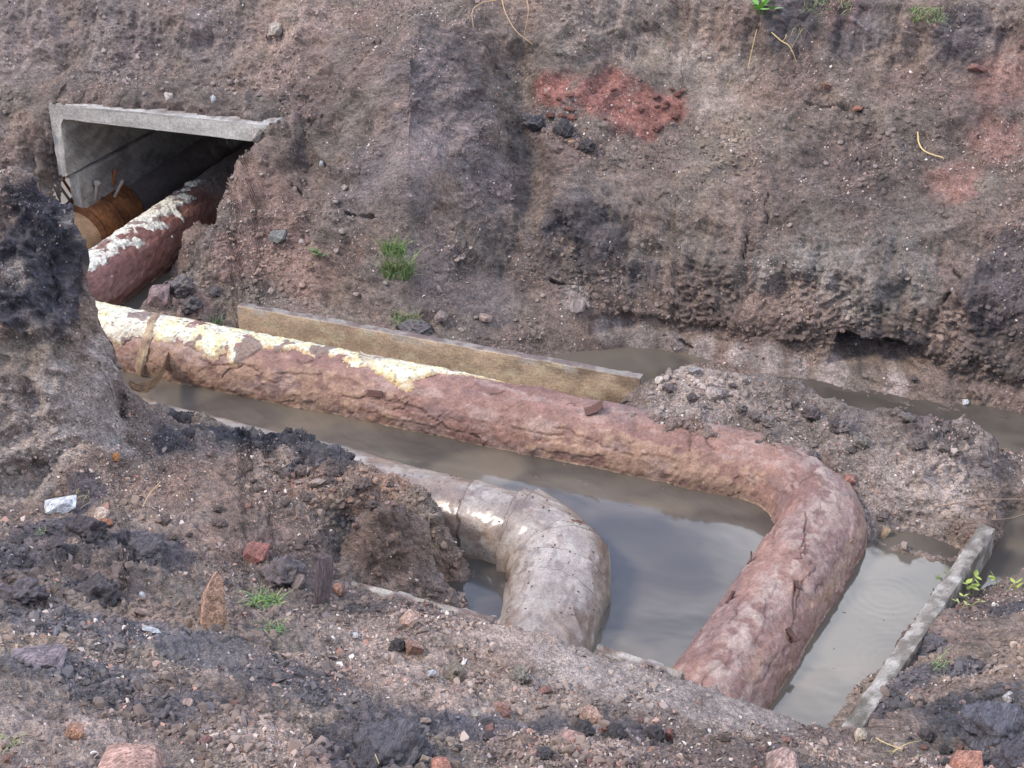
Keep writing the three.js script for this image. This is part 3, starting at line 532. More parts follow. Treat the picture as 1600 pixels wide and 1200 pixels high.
function tube(fr, R, segs, fn, keep, caps = true) {                     // fn(s, phi, P) -> [radius offset, colour, keep value]
  const pos = [], cc = [], uv = [], idx = [], kv = [];
  for (const f of fr) for (let q = 0; q <= segs; q++) {
    const u = q / segs * 2 - 1, phi = Math.sign(u) * Math.PI * Math.pow(Math.abs(u), 1.3), d = f.up.clone().multiplyScalar(Math.cos(phi)).addScaledVector(f.side, Math.sin(phi));
    const p0 = f.p.clone().addScaledVector(d, R), r = fn(f.s, q === segs ? -Math.PI : phi, p0, q === segs ? 0 : q); const p = f.p.clone().addScaledVector(d, R + r[0]);
    pos.push(p.x, p.y, p.z); cc.push(...r[1].map(v => Math.min(0.95, v * 1.3))); uv.push(f.s / 0.4, (phi + Math.PI) * R / 0.4); kv.push(r[2] ?? 1);
  }
  const w = segs + 1;
  for (let i = 0; i + 1 < fr.length; i++) for (let q = 0; q < segs; q++) { const a = i * w + q, b = a + 1, c = a + w, d = c + 1; if (keep && Math.max(kv[a], kv[b], kv[c], kv[d]) <= 0) continue; idx.push(a, c, b, b, c, d); }
  if (!keep && caps) for (const [f, i] of [[fr[0], 0], [fr[fr.length - 1], fr.length - 1]]) { const c = pos.length / 3; pos.push(f.p.x, f.p.y, f.p.z); cc.push(...cc.slice(i * w * 3, i * w * 3 + 3)); uv.push(0, 0); for (let q = 0; q < segs; q++) idx.push(c, i * w + (i ? q + 1 : q), i * w + (i ? q : q + 1)); }
  const g = new THREE.BufferGeometry(); g.setAttribute('position', new THREE.Float32BufferAttribute(pos, 3)); g.setAttribute('color', new THREE.Float32BufferAttribute(cc, 3)); g.setAttribute('uv', new THREE.Float32BufferAttribute(uv, 2)); g.setIndex(idx);
  if (keep) { // drop what is not used
    const map = new Map(), np = [], nc = [], nu = [], ni = []; for (const k of idx) { if (!map.has(k)) { map.set(k, map.size); np.push(pos[k * 3], pos[k * 3 + 1], pos[k * 3 + 2]); nc.push(cc[k * 3], cc[k * 3 + 1], cc[k * 3 + 2]); nu.push(uv[k * 2], uv[k * 2 + 1]); } ni.push(map.get(k)); }
    g.setAttribute('position', new THREE.Float32BufferAttribute(np, 3)); g.setAttribute('color', new THREE.Float32BufferAttribute(nc, 3)); g.setAttribute('uv', new THREE.Float32BufferAttribute(nu, 2)); g.setIndex(ni);
  }
  g.computeVertexNormals(); return g;
}
const lineX = (a, b, c, d) => { const r = [b[0] - a[0], b[1] - a[1]], q = [d[0] - c[0], d[1] - c[1]], t = ((c[0] - a[0]) * q[1] - (c[1] - a[1]) * q[0]) / (r[0] * q[1] - r[1] * q[0]); return [a[0] + r[0] * t, a[1] + r[1] * t]; };
const sAt = (fr, px, lo, hi) => { let best = 1e9, s = 0; for (const f of fr) { if (f.s < lo || f.s > hi) continue; const p = proj(f.p.x, f.p.y, f.p.z); const d = Math.abs(p[0] - px); if (d < best) { best = d; s = f.s; } } return s; };
const sAtY = (fr, py, lo, hi) => { let best = 1e9, s = 0; for (const f of fr) { if (f.s < lo || f.s > hi) continue; const p = proj(f.p.x, f.p.y, f.p.z); const d = Math.abs(p[1] - py); if (d < best) { best = d; s = f.s; } } return s; };
const pipeMat = (o = {}) => new THREE.MeshPhysicalMaterial({ vertexColors: true, map: fineMap, bumpMap: fineBump, bumpScale: 0.004, roughness: 0.8, ...o });

const K1 = atH(160, 418, 0.25), K2 = atH(330, 305, 0.25), kd = (() => { const l = Math.hypot(K2[0] - K1[0], K2[1] - K1[1]); return [(K2[0] - K1[0]) / l, (K2[1] - K1[1]) / l]; })();
const HL = 0.06;
const A1 = atH(250, 555, HL), A2 = atH(1083, 719, HL), B1 = atH(1292, 826, HL), B2 = atH(1137, 1060, HL - 0.03);
const cornL = lineX(A1, A2, K1, K2), cornR = lineX(A1, A2, B1, B2);
let mainFr, mainMarks;
{
  const RAD = 0.262;
  const start = [K1[0] + kd[0] * 4.6, K1[1] + kd[1] * 4.6, 0.25], end = [B2[0] + (B2[0] - B1[0]) * 0.35, B2[1] + (B2[1] - B1[1]) * 0.35, HL - 0.06];
  const path = filletPath([V(...start), V(cornL[0], cornL[1], HL + 0.04), V(cornR[0], cornR[1], HL), V(...end)], [0.42, 0.66], 0.008);
  const fr = frames(path); mainFr = fr;
  const total = fr[fr.length - 1].s, sCorn = fr.reduce((b, f) => { const d = Math.hypot(f.p.x - cornL[0], -f.p.z - cornL[1]); return d < b[0] ? [d, f.s] : b; }, [9, 0])[1];
  const sBend = fr.reduce((b, f) => { const d = Math.hypot(f.p.x - cornR[0], -f.p.z - cornR[1]); return d < b[0] ? [d, f.s] : b; }, [9, 0])[1];
  const memo = f => { const c = new Map(); return k => { if (!c.has(k)) c.set(k, f(k)); return c.get(k); }; };
  const sx = memo(px => sAt(fr, px, sCorn + 0.3, sBend - 0.2)), sk = memo(px => sAt(fr, px, 0, sCorn - 0.2)), se = memo(py => sAtY(fr, py, sBend + 0.2, total));
  const S0 = sx(180), S1 = sx(270), S2 = sx(360), S3 = sx(520), S4 = sx(580), S5 = sx(660), S6 = sx(740);
  // in which direction the camera side lies: side vector points to the right of travel
  const CR = col(150, 115, 101), CM = col(134, 100, 89), CO = col(168, 138, 112), CMV = col(128, 103, 97), CD = col(98, 72, 64), CPK = col(168, 142, 130), SCUM = col(206, 176, 150), SOILC = col(126, 110, 104), DRY = col(170, 150, 136);
  const foamEdge = s => {                                               // how far the foam comes down the camera side, radians from the top
    if (s < sCorn) return -9;
    const e = [[S0 - 0.6, 0.75], [S0, 0.8], [S1, 0.75], [S2, 0.95], [sx(400), 0.85], [sx(430), 0.28], [S3, 0.2], [S4, 0.3], [sx(600), 0.62], [sx(640), 0.72], [S5, 0.5], [sx(690), 0.05], [S6, -0.5], [S6 + 0.6, -1.5]];
    if (s <= e[0][0]) return e[0][1]; for (let i = 0; i + 1 < e.length; i++) if (s < e[i + 1][0]) return lerp(e[i][1], e[i + 1][1], (s - e[i][0]) / (e[i + 1][0] - e[i][0])); return -9;
  };
  const foam = (s, phi, P) => {
    const n = fbm(P.x * 6, P.y * 6, P.z * 6, 4);
    if (s < sCorn) {                                                    // remnants on the leg that comes out of the culvert
      const a = sk(170), b = sk(270); const g = (c, w, p, pw) => 1 - Math.hypot((s - c) / w, (phi - p) / pw);
      return Math.max(g(sk(150), 0.36, 0.35, 0.85), g(sk(240), 0.75, 0.2, 0.85)) + n * 0.9 - 0.08;
    }
    return (Math.min(foamEdge(s) - phi, phi + 1.0)) * 1.6 + n * 0.55;
  };
  const crackLines = []; {                                              // cracks in the coat, as wandering lines on the skin
    const mk = (s, p, ds, dp, n) => { const l = [[s, p]]; for (let i = 0; i < n; i++) { s += ds * rr(0.5, 1.4); p += dp * rr(0.3, 1.5) + rr(-0.12, 0.12); l.push([s, p]); } crackLines.push(l); };
    mk(sx(340), 1.0, 0.1, 0.03, 6); mk(sx(410), 0.9, -0.06, 0.16, 3); mk(sx(640), 1.0, 0.09, 0.05, 8); mk(sx(560), 1.25, 0.09, -0.03, 5); mk(sx(880), 0.95, 0.1, 0.04, 7); mk(sx(1080), 0.2, 0.01, 0.28, 4); mk(sx(820), 1.15, 0.1, 0.02, 4); mk(sx(640), 1.35, 0.05, -0.12, 3); mk(sx(1090), 0.4, 0.06, 0.1, 4);
    mk(se(900), -0.1, 0.1, -0.16, 6); mk(se(860), 0.25, 0.09, -0.1, 4); mk(se(960), -0.5, 0.08, -0.05, 6); mk(se(1040), -0.9, 0.09, 0.04, 4); mk(se(880), 0.9, 0.08, -0.05, 3); mk(se(990), 0.3, 0.09, -0.06, 4); mk(sBend, 0.5, 0.06, 0.1, 4); mk(se(930), -1.0, 0.03, 0.1, 4);
    for (let k = 0; k < 16; k++) mk(rr(sCorn + 0.4, total), rr(-1.3, 1.4), rr(-0.07, 0.09), rr(-0.1, 0.1), 2 + Math.floor(rnd() * 4));
  }
  const crack = (s, phi) => { let m = 9; for (const l of crackLines) { if (Math.abs(s - l[0][0]) > 1.3) continue; for (let i = 0; i + 1 < l.length; i++) { const ax = s - l[i][0], ay = (phi - l[i][1]) * RAD, bx = l[i + 1][0] - l[i][0], by = (l[i + 1][1] - l[i][1]) * RAD, t = clamp((ax * bx + ay * by) / (bx * bx + by * by + 1e-9), 0, 1); m = Math.min(m, Math.hypot(ax - t * bx, ay - t * by)); } } return m; };
  const patchLift = (s, phi) => sstep(0.0, 0.03, fbm(s * 2.2, phi * 1.5, 3.3, 3) - 0.08);      // a second coat that has come off in sheets
  const joints = [[sx(300), 0.008], [sx(560), 0.01], [sx(830), 0.011], [sx(1085), 0.014], [sBend + 0.1, 0.01], [se(890), 0.012], [se(1000), 0.01]];   // overlaps of the wrap
  const coat = (s, phi, P) => {
    const n = fbm(P.x * 3, P.y * 3, P.z * 3, 4), n2 = fbm(P.x * 12, P.y * 12, P.z * 12, 3), n3 = N3(P.x * 40, P.y * 40, P.z * 40);
    const wn = fbm(s * 1.1 + 4, phi * 0.9, 8.8, 3), cdist = crack(s, phi + 0.06 * N3(s * 14, phi * 6, 2));
    const pl = patchLift(s, phi);
    let r = 0.010 * n + 0.007 * n2 + 0.004 * n3 + 0.008 * pl - 0.013 * (1 - sstep(0.001, 0.007 + 0.004 * n2, cdist)) - 0.006 * (1 - sstep(0.0, 0.02, Math.abs(fbm(s * 3.1, phi * 1.4, 6.6, 3)) )) * sstep(0.1, 0.3, wn);
    for (const [s0, a] of joints) { const d0 = s - s0 + 0.03 * Math.sin(phi * 1.7 + s0) + 0.02 * N3(phi * 4, s0, 1); r += d0 > 0 ? a * Math.exp(-d0 / 0.3) * sstep(0, 0.006, d0) : 0; }
    let c = mix3(CR, CM, sstep(-0.3, 0.35, n)); c = mix3(c, CMV, 0.7 * sstep(0.05, 0.4, wn));
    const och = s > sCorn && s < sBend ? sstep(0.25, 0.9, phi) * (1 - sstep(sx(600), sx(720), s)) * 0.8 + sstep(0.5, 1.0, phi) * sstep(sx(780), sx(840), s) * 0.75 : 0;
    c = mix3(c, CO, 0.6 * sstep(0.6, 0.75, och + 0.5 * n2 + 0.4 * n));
    c = mix3(c, CPK, 0.6 * sstep(0.12, 0.4, fbm(s * 4, phi * 3, 5.5, 3)));
    if (s < sCorn) { c = mix3(c, col(120, 70, 60), 0.6); c = mix3(c, col(134, 124, 118), sstep(sk(300), sk(322), s) * 0.9); }
    if (s > sx(960)) { c = mix3(c, SOILC, 0.75 * sstep(-0.25, 0.25, n2 + 0.3 * n) * sstep(0.55, -0.4, phi) * (s < sBend + 0.3 ? 1 : 0.4)); }
    if (s > sBend - 0.3) { c = mix3(c, DRY, 0.7 * sstep(0.5, 0.0, Math.abs(phi + 0.1)) * sstep(-0.2, 0.25, n2 + 0.4 * wn) * sstep(sBend - 0.3, sBend + 0.1, s)); c = mix3(c, CO, 0.45 * sstep(0.1, 0.4, fbm(s * 3 + 9, phi * 2, 2.2, 3)) * sstep(-0.2, -0.9, phi)); }
    c = mix3(c, CD, 0.6 * (1 - sstep(0.002, 0.01, cdist)));
    const y = P.y + r; c = mix3(c, SCUM, 0.8 * (1 - sstep(0.004, 0.011, Math.abs(y - 0.008 - 0.006 * n2))));
    return [r, c.map(v => v * (1 + 0.22 * n2 + 0.2 * n3))];
  };
  const o = new THREE.Group();
  const vis = fr.filter((f, i) => i % 3 === 0 || (f.s > sCorn + 0.3));
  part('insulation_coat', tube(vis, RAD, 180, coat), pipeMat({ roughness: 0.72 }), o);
  const FW = col(232, 224, 200), FY = col(226, 208, 164), FO = col(190, 158, 112), FG = col(212, 208, 196);
  const fg = (lo, hi) => tube(fr.filter(f => f.s >= lo && f.s <= hi), RAD, 190, (s, phi, P) => {
    const f = foam(s, phi, P), n = fbm(P.x * 14, P.y * 14, P.z * 14, 3), n2 = N3(P.x * 42, P.y * 42, P.z * 42), n3 = N3(P.x * 90, P.y * 90, P.z * 90);
    const lump = s > sCorn ? 0.016 * sstep(S4 - 0.05, sx(605), s) * (1 - sstep(sx(650), sx(680), s)) * sstep(-0.4, 0.2, phi) : 0;
    const r = clamp(f * 0.06, -0.02, 0.014 + lump) + (f > 0 ? 0.010 * n + 0.007 * n2 + 0.003 * n3 : 0) + 0.005;
    let c = mix3(FW, FY, sstep(-0.3, 0.3, n)); c = mix3(c, FO, 0.8 * sstep(0.35, 0.05, f) ); if (s < sCorn) c = mix3(c, FG, 0.8);
    if (s > sCorn && s < S2) c = mix3(c, FG, 0.6 * sstep(0, 0.2, fbm(P.x * 4, P.y * 4 + 2, P.z * 4, 2)));
    c = mix3(c, col(120, 96, 92), 0.85 * sstep(0.26, 0.36, fbm(P.x * 5 + 3, P.y * 5, P.z * 5, 3)) * (s < S3 ? 1 : 0.5));
    c = mix3(c, col(96, 80, 62), 0.6 * sstep(0.3, 0.5, n2 + 0.3 * n3));
    return [r, c.map(v => v * (1 + 0.1 * n)), f];
  }, true);
  part('foam_insulation', fg(sCorn + 0.35, S6 + 0.3), pipeMat({ roughness: 0.95 }), o).userData.label = 'cream foam insulation laid bare along the top';
  part('foam_insulation', fg(sk(345) < sCorn ? Math.min(sk(345), sk(130)) : 0, sCorn - 0.35), pipeMat({ roughness: 0.95 }), o).userData.label = 'flaking white insulation by the culvert mouth';
  // strip of torn wrap round the pipe and its hanging end
  const sb = sx(246);
  const band = tube(fr.filter(f => Math.abs(f.s - sb) < 0.1), RAD, 120, (s, phi, P) => { const e = Math.abs(s - sb - 0.04 * Math.sin(phi * 2) - 0.02 * phi) - 0.03; const n = fbm(P.x * 9, P.y * 9, P.z * 9, 3); return [e < 0 ? 0.026 + 0.01 * n : 0.014, mix3(col(182, 158, 126), col(150, 122, 100), sstep(-0.3, 0.3, n)), e < 0.006 && phi > -0.7 && phi < 1.75 ? 1 : -1]; }, true);
  part('wrap_band', band, pipeMat({ roughness: 0.85, side: THREE.DoubleSide }), o);
  { // the loose end, pulled down to the bank
    const a = V(...atH(262, 560, 0.17)), pts = []; const b = V(...atY(200, 601, 8.6)), sag = new THREE.Vector3(0, -0.12, 0);
    const n = 30, m = 8, pos = [], uv = [], cc = [], idx = [];
    for (let i = 0; i <= n; i++) for (let k = 0; k <= m; k++) {
      const t = i / n, c = a.clone().lerp(b, t).addScaledVector(sag, 4 * t * (1 - t)); const u = k / m - 0.5, wdt = lerp(0.13, 0.05, t) + 0.02 * N3(t * 6, 1, 2);
      c.add(new THREE.Vector3(0.25 * u * wdt, u * wdt, -0.6 * Math.abs(u) * wdt)); c.y += 0.012 * N3(t * 8, u * 5, 3); pos.push(c.x, c.y, c.z); uv.push(t * 3, u); const q = mix3(col(190, 156, 112), col(142, 110, 88), sstep(-0.3, 0.3, N3(t * 9, u * 6, 7))); cc.push(...q);
    }
    for (let i = 0; i < n; i++) for (let k = 0; k < m; k++) { const q = i * (m + 1) + k; idx.push(q, q + 1, q + m + 1, q + 1, q + m + 2, q + m + 1); }
    const g = new THREE.BufferGeometry(); g.setAttribute('position', new THREE.Float32BufferAttribute(pos, 3)); g.setAttribute('uv', new THREE.Float32BufferAttribute(uv, 2)); g.setAttribute('color', new THREE.Float32BufferAttribute(cc, 3)); g.setIndex(idx); g.computeVertexNormals();
    part('torn_strip', g, pipeMat({ roughness: 0.85, side: THREE.DoubleSide }), o);
  }
  // curled flakes of the coat
  const flakeAt = (s, phi, w, l, lift, rot) => { const f = fr.reduce((b, x) => Math.abs(x.s - s) < Math.abs(b.s - s) ? x : b); const d = f.up.clone().multiplyScalar(Math.cos(phi)).addScaledVector(f.side, Math.sin(phi)), tan = f.t.clone().applyAxisAngle(d, rot), bi = new THREE.Vector3().crossVectors(d, tan); const pos = [], idx = [], uv = [], cc = []; const n = 6;
    for (let layer = 0; layer < 2; layer++) for (let i = 0; i <= n; i++) for (let k = 0; k <= n; k++) { const u = i / n - 0.5, v = k / n - 0.5; const ww = 1 + 0.3 * N3(i * 0.7, k * 0.7, s * 5); const p = f.p.clone().addScaledVector(d, RAD + 0.012 - layer * 0.008 + lift * (u + 0.5) ** 2 - (v * w) ** 2 * 1.5 + 0.006 * N3(i, k, s)).addScaledVector(tan, u * l * ww).addScaledVector(bi, v * w * ww); pos.push(p.x, p.y, p.z); uv.push(u, v); cc.push(...mix3(col(140, 100, 88), col(112, 78, 68), 0.5 + 0.5 * N3(i * 0.9, k * 0.9, s))); }
    const q0 = (n + 1) * (n + 1); for (let i = 0; i < n; i++) for (let k = 0; k < n; k++) { const q = i * (n + 1) + k; idx.push(q, q + n + 1, q + 1, q + 1, q + n + 1, q + n + 2); idx.push(q0 + q, q0 + q + 1, q0 + q + n + 1, q0 + q + 1, q0 + q + n + 2, q0 + q + n + 1); if (!i) idx.push(q, q + 1, q0 + q, q + 1, q0 + q + 1, q0 + q); if (i === n - 1) { const e = q + n + 1; idx.push(e, q0 + e, e + 1, e + 1, q0 + e, q0 + e + 1); } }
    const g = new THREE.BufferGeometry(); g.setAttribute('position', new THREE.Float32BufferAttribute(pos, 3)); g.setAttribute('uv', new THREE.Float32BufferAttribute(uv, 2)); g.setAttribute('color', new THREE.Float32BufferAttribute(cc, 3)); g.setIndex(idx); g.computeVertexNormals(); return g; };
  const fm = pipeMat({ roughness: 0.8 });
  [[sx(932), 0.25, 0.08, 0.12, 0.05, 0.5], [sx(610), 1.0, 0.04, 0.12, 0.02, 0.1], [se(1010), -0.95, 0.05, 0.08, 0.03, 1.2], [se(960), -0.5, 0.03, 0.08, 0.03, 0.5], [se(930), 0.9, 0.05, 0.07, 0.04, 2.0], [se(1000), 0.6, 0.03, 0.07, 0.03, 2.6]].forEach(a => part('coat_flake', flakeAt(...a), fm, o));
  tag(o, 'heating_pipe', 'long red brown insulated pipe with cream foam patches, bending towards the right pool', 'pipe');
  mainMarks = { sx, se, sBend, sCorn, total };
}
// the near pipe: rusty bolted sleeve in the culvert, pale wrapped elbow in front
let nearFr;
const RN = 0.266;
{
  const RAD = RN;
  const e1 = [kd[1], -kd[0]];                                          // to the right of the leg
  const L0 = [K1[0] - e1[0] * 0.92, K1[1] - e1[1] * 0.92];
  const n1 = atH(640, 788, 0.065), n2 = atH(800, 835, 0.06), n3 = atH(880, 900, 0.06), n4 = atH(846, 1010, 0.05);
  const cR = lineX(n1, n2, n3, n4);
  const cL = lineX(n1, n2, L0, [L0[0] + kd[0], L0[1] + kd[1]]);
  const start = [L0[0] + kd[0] * 4.6, L0[1] + kd[1] * 4.6, 0.2];
  const path = filletPath([V(...start), V(cL[0], cL[1], -0.08), V(cR[0], cR[1], 0.07), V(n4[0] + (n4[0] - n3[0]) * 0.5, n4[1] + (n4[1] - n3[1]) * 0.5, 0.02)], [0.42, 0.5], 0.008);
  const fr = frames(path); nearFr = fr; const total = fr[fr.length - 1].s;
  const near = (c) => fr.reduce((b, f) => { const d = Math.hypot(f.p.x - c[0], -f.p.z - c[1]); return d < b[0] ? [d, f.s] : b; }, [9, 0])[1];
  const sL = near(cL), sR = near(cR);
  const o = new THREE.Group();
  const sSleeve = sAt(fr, 150, 0, sL - 0.2);                            // rusty sleeve around here
  const seams = [[sR - 0.62, 0.016], [sR - 0.33, 0.034], [sR - 0.27, 0.03], [sR + 0.03, 0.022], [sR + 0.09, 0.028], [sR + 0.3, 0.024], [sR + 0.52, 0.02]];
  const WH = col(166, 153, 140), WG = col(142, 127, 114), WB2 = col(130, 107, 90), WD = col(104, 86, 76), BARE = col(196, 160, 124), GREYW = col(132, 122, 118);
  const wrap = (s, phi, P) => {
    const n = fbm(P.x * 3, P.y * 3, P.z * 3, 4), n2 = fbm(P.x * 11, P.y * 11, P.z * 11, 3), n3 = N3(P.x * 45, P.y * 45, P.z * 45);
    let r = 0.010 * n + 0.004 * n2; let ed = 9;
    for (const [s0, a] of seams) { const d = s - s0 + 0.05 * Math.sin(phi + s0 * 3) + 0.015 * n2; r += d > 0 ? a * Math.exp(-d / 0.16) * sstep(0, 0.005, d) : 0; ed = Math.min(ed, Math.abs(d)); }
    r += 0.006 * (1 - Math.abs(N3(s * 5 + 1.5 * Math.sin(phi), phi * 1.2, 6)) * 3) * sstep(sR - 0.5, sR, s);
    let c;
    if (s < sL) c = s < sSleeve ? GREYW : BARE;
    else {
      c = mix3(WH, WG, sstep(-0.25, 0.3, n)); c = mix3(c, WB2, 0.75 * sstep(0.05, 0.3, fbm(s * 3, phi * 1.6 + 3, 4.4, 4))); c = mix3(c, WD, 0.5 * sstep(0.2, 0.4, fbm(s * 9, phi * 4, 1.4, 3)));
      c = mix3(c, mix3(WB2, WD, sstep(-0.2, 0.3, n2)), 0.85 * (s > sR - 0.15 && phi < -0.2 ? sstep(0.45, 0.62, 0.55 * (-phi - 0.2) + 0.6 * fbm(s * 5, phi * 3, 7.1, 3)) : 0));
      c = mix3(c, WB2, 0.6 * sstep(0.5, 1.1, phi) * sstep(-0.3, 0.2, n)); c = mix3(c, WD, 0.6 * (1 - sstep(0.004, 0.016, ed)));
    }
    const y = P.y + r; c = mix3(c, col(190, 168, 146), 0.6 * (1 - sstep(0.004, 0.012, Math.abs(y - 0.008))));
    return [r, c.map(v => v * (1 + 0.13 * n2 + 0.07 * n3))];
  };
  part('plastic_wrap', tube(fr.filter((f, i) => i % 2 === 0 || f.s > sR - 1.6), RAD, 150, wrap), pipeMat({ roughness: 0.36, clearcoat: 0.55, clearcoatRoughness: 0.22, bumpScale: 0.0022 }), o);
  // rusty sleeve
  const rust = (s, phi, P) => { const n = fbm(P.x * 5, P.y * 5, P.z * 5, 4), n2 = N3(P.x * 30, P.y * 30, P.z * 30); const c = mix3(mix3(col(164, 108, 66), col(130, 84, 54), sstep(-0.3, 0.3, n)), col(184, 122, 70), 0.5 * sstep(0.1, 0.4, n2)); return [0.003 * n2, c.map(v => v * (1 + 0.2 * n2))]; };
  const s0 = sSleeve - 0.36, s1 = sSleeve + 0.32;
  const sleeve = part('steel_sleeve', tube(fr.filter(f => f.s >= s0 && f.s <= s1), RAD + 0.045, 110, rust), pipeMat({ roughness: 0.75, metalness: 0.2 }), o); sleeve.userData.label = 'rusty brown steel sleeve with upright bolts';
  for (const [c, w] of [[s1 - 0.01, 0.02], [sSleeve + 0.02, 0.016]]) part('sleeve_rim', tube(fr.filter(f => Math.abs(f.s - c) <= w), RAD + 0.062, 110, (s, p, q) => { const r = rust(s, p, q); return [r[0], r[1].map(v => v * 0.8)]; }), pipeMat({ roughness: 0.75, metalness: 0.2 }), sleeve);
  const steel = std([186, 176, 162], { metalness: 0.15, roughness: 0.6 }), rusty = std([176, 108, 60], { roughness: 0.8 });
  const pinG = new THREE.CylinderGeometry(0.014, 0.014, 0.23, 8), headG = new THREE.CylinderGeometry(0.032, 0.03, 0.024, 6);
  const bolts = [[118, 322, .1], [152, 290, .14], [160, 300, .12], [177, 280, .16], [183, 285, .16], [201, 278, .17], [187, 300, .13], [208, 298, .12], [228, 288, .13], [172, 300, .08], [205, 336, .08], [222, 330, .08]];
  const sgn = [[0.95, 0.06], [0.65, 0.1], [0.4, 0.04], [0.16, 0.08], [-0.1, 0.03], [-0.36, 0.09], [0.8, -0.2], [0.5, -0.16], [0.22, -0.22], [-0.08, -0.18], [-0.34, -0.2], [-0.6, -0.12]];
  sgn.forEach(([phi, ds], i) => {
    const f = fr.reduce((b, x) => Math.abs(x.s - (sSleeve + ds)) < Math.abs(b.s - (sSleeve + ds)) ? x : b); const d = f.up.clone().multiplyScalar(Math.cos(phi)).addScaledVector(f.side, Math.sin(phi)); d.addScaledVector(f.t, rr(-0.15, 0.15)).normalize();
    const pin = new THREE.Group(); const sh = new THREE.Mesh(pinG, i % 4 === 2 ? rusty : steel); sh.name = 'bolt_shank'; sh.position.y = 0.1; pin.add(sh); const hd = new THREE.Mesh(headG, i % 3 === 1 ? rusty : steel); hd.name = 'bolt_head'; hd.position.y = 0.215; if (i < 10) pin.add(hd);
    pin.name = 'bolt'; pin.position.copy(f.p).addScaledVector(d, RAD + 0.04); pin.quaternion.setFromUnitVectors(new THREE.Vector3(0, 1, 0), d); o.add(pin);
  });
  // crumbs of dirt stuck to the wrap
  const cg = new THREE.IcosahedronGeometry(1, 0), crumbs = new THREE.InstancedMesh(cg, std([84, 72, 66]), 260); const mm = new THREE.Matrix4(), qq = new THREE.Quaternion();
  for (let k = 0; k < 260; k++) { const s = rr(sR - 1.1, total - 0.3), phi = rr(-1.1, 0.9), f = fr.reduce((b, x) => Math.abs(x.s - s) < Math.abs(b.s - s) ? x : b), d = f.up.clone().multiplyScalar(Math.cos(phi)).addScaledVector(f.side, Math.sin(phi)); const w = wrap(f.s, phi, f.p.clone().addScaledVector(d, RAD)); const p = f.p.clone().addScaledVector(d, RAD + w[0]); qq.setFromEuler(new THREE.Euler(rnd() * 6, rnd() * 6, 0)); const z = 0.0025 + 0.006 * rnd() ** 3; mm.compose(p, qq, new THREE.Vector3(z, z * 0.7, z)); crumbs.setMatrixAt(k, mm); }
  crumbs.name = 'dirt_crumbs'; crumbs.userData.kind = 'stuff'; o.add(crumbs);
  tag(o, 'heating_pipe', 'pale grey wrapped pipe elbow with seams, rising from soil hump into the pool', 'pipe');
}

// ------------------------------------------------------------------ stones, clods and brick fragments
function chunk(sx, sy, sz, n, sd, flat = 0) {                           // angular lump: hull of points near a rounded box
  const keep = seed; seed = sd * 7919 + 17; const pts = [];
  for (let i = 0; i < n; i++) { const v = new THREE.Vector3(rr(-1, 1), rr(-1, 1), rr(-1, 1)); const m = Math.max(Math.abs(v.x), Math.abs(v.y), Math.abs(v.z)); v.multiplyScalar(lerp(1 / v.length(), 1 / m, flat) * rr(0.82, 1)); pts.push(new THREE.Vector3(v.x * sx, v.y * sy, v.z * sz)); }
  seed = keep; const g = new ConvexGeometry(pts); const p = g.attributes.position, uv = []; for (let i = 0; i < p.count; i++) uv.push((p.getX(i) + p.getZ(i) * 0.6) * 0.06 + sd * 0.13, (p.getY(i) + p.getZ(i) * 0.8 - p.getX(i) * 0.3) * 0.06 + sd * 0.29); g.setAttribute('uv', new THREE.Float32BufferAttribute(uv, 2)); g.computeVertexNormals(); return g;
}
function clodGeo(sd, det = 9, amp = 0.34) {                               // crumbly lump of earth
  const g = mergeVertices(new THREE.IcosahedronGeometry(1, det).deleteAttribute('uv').deleteAttribute('normal')), p = g.attributes.position; const uv = [];
  for (let i = 0; i < p.count; i++) { const v = new THREE.Vector3().fromBufferAttribute(p, i); const r = 1 + amp * fbm(v.x * 1.6 + sd * 5, v.y * 1.6, v.z * 1.6, 4, 0.6) - 0.22 * Math.abs(N3(v.x * 3.3 + sd, v.y * 3.3, v.z * 3.3)) + 0.16 * N3(v.x * 7 + sd, v.y * 7, v.z * 7) + 0.12 * N3(v.x * 15 + sd, v.y * 15, v.z * 15); v.multiplyScalar(r); p.setXYZ(i, v.x, v.y, v.z); uv.push(v.x * 0.17 + v.z * 0.1, v.y * 0.17 + v.z * 0.12); }
  g.setAttribute('uv', new THREE.Float32BufferAttribute(uv, 2)); g.computeVertexNormals(); return g;
}
const stoneG = []; for (let i = 0; i < 10; i++) stoneG.push(chunk(1, 1, 1, 16 + i, i + 1, i % 3 === 0 ? 0.5 : 0.15));
const brickG = []; for (let i = 0; i < 5; i++) brickG.push(chunk(1, 1, 1, 30, 40 + i, 0.92));
const clodG = []; for (let i = 0; i < 6; i++) clodG.push(clodGeo(i + 1));
const matCache = {};
function stoneMat(c) { c = c[0] > 222 ? c : [lerp(c[0], 128, 0.28), lerp(c[1], 114, 0.28), lerp(c[2], 106, 0.28)]; const k = c.join(); return matCache[k] ??= new THREE.MeshStandardMaterial({ color: new THREE.Color().setRGB(...col(...c).map(v => Math.min(0.95, v * 1.5))), map: soilMap, bumpMap: soilBump, bumpScale: 0.006, roughness: 0.9 }); }
let gi = 0;
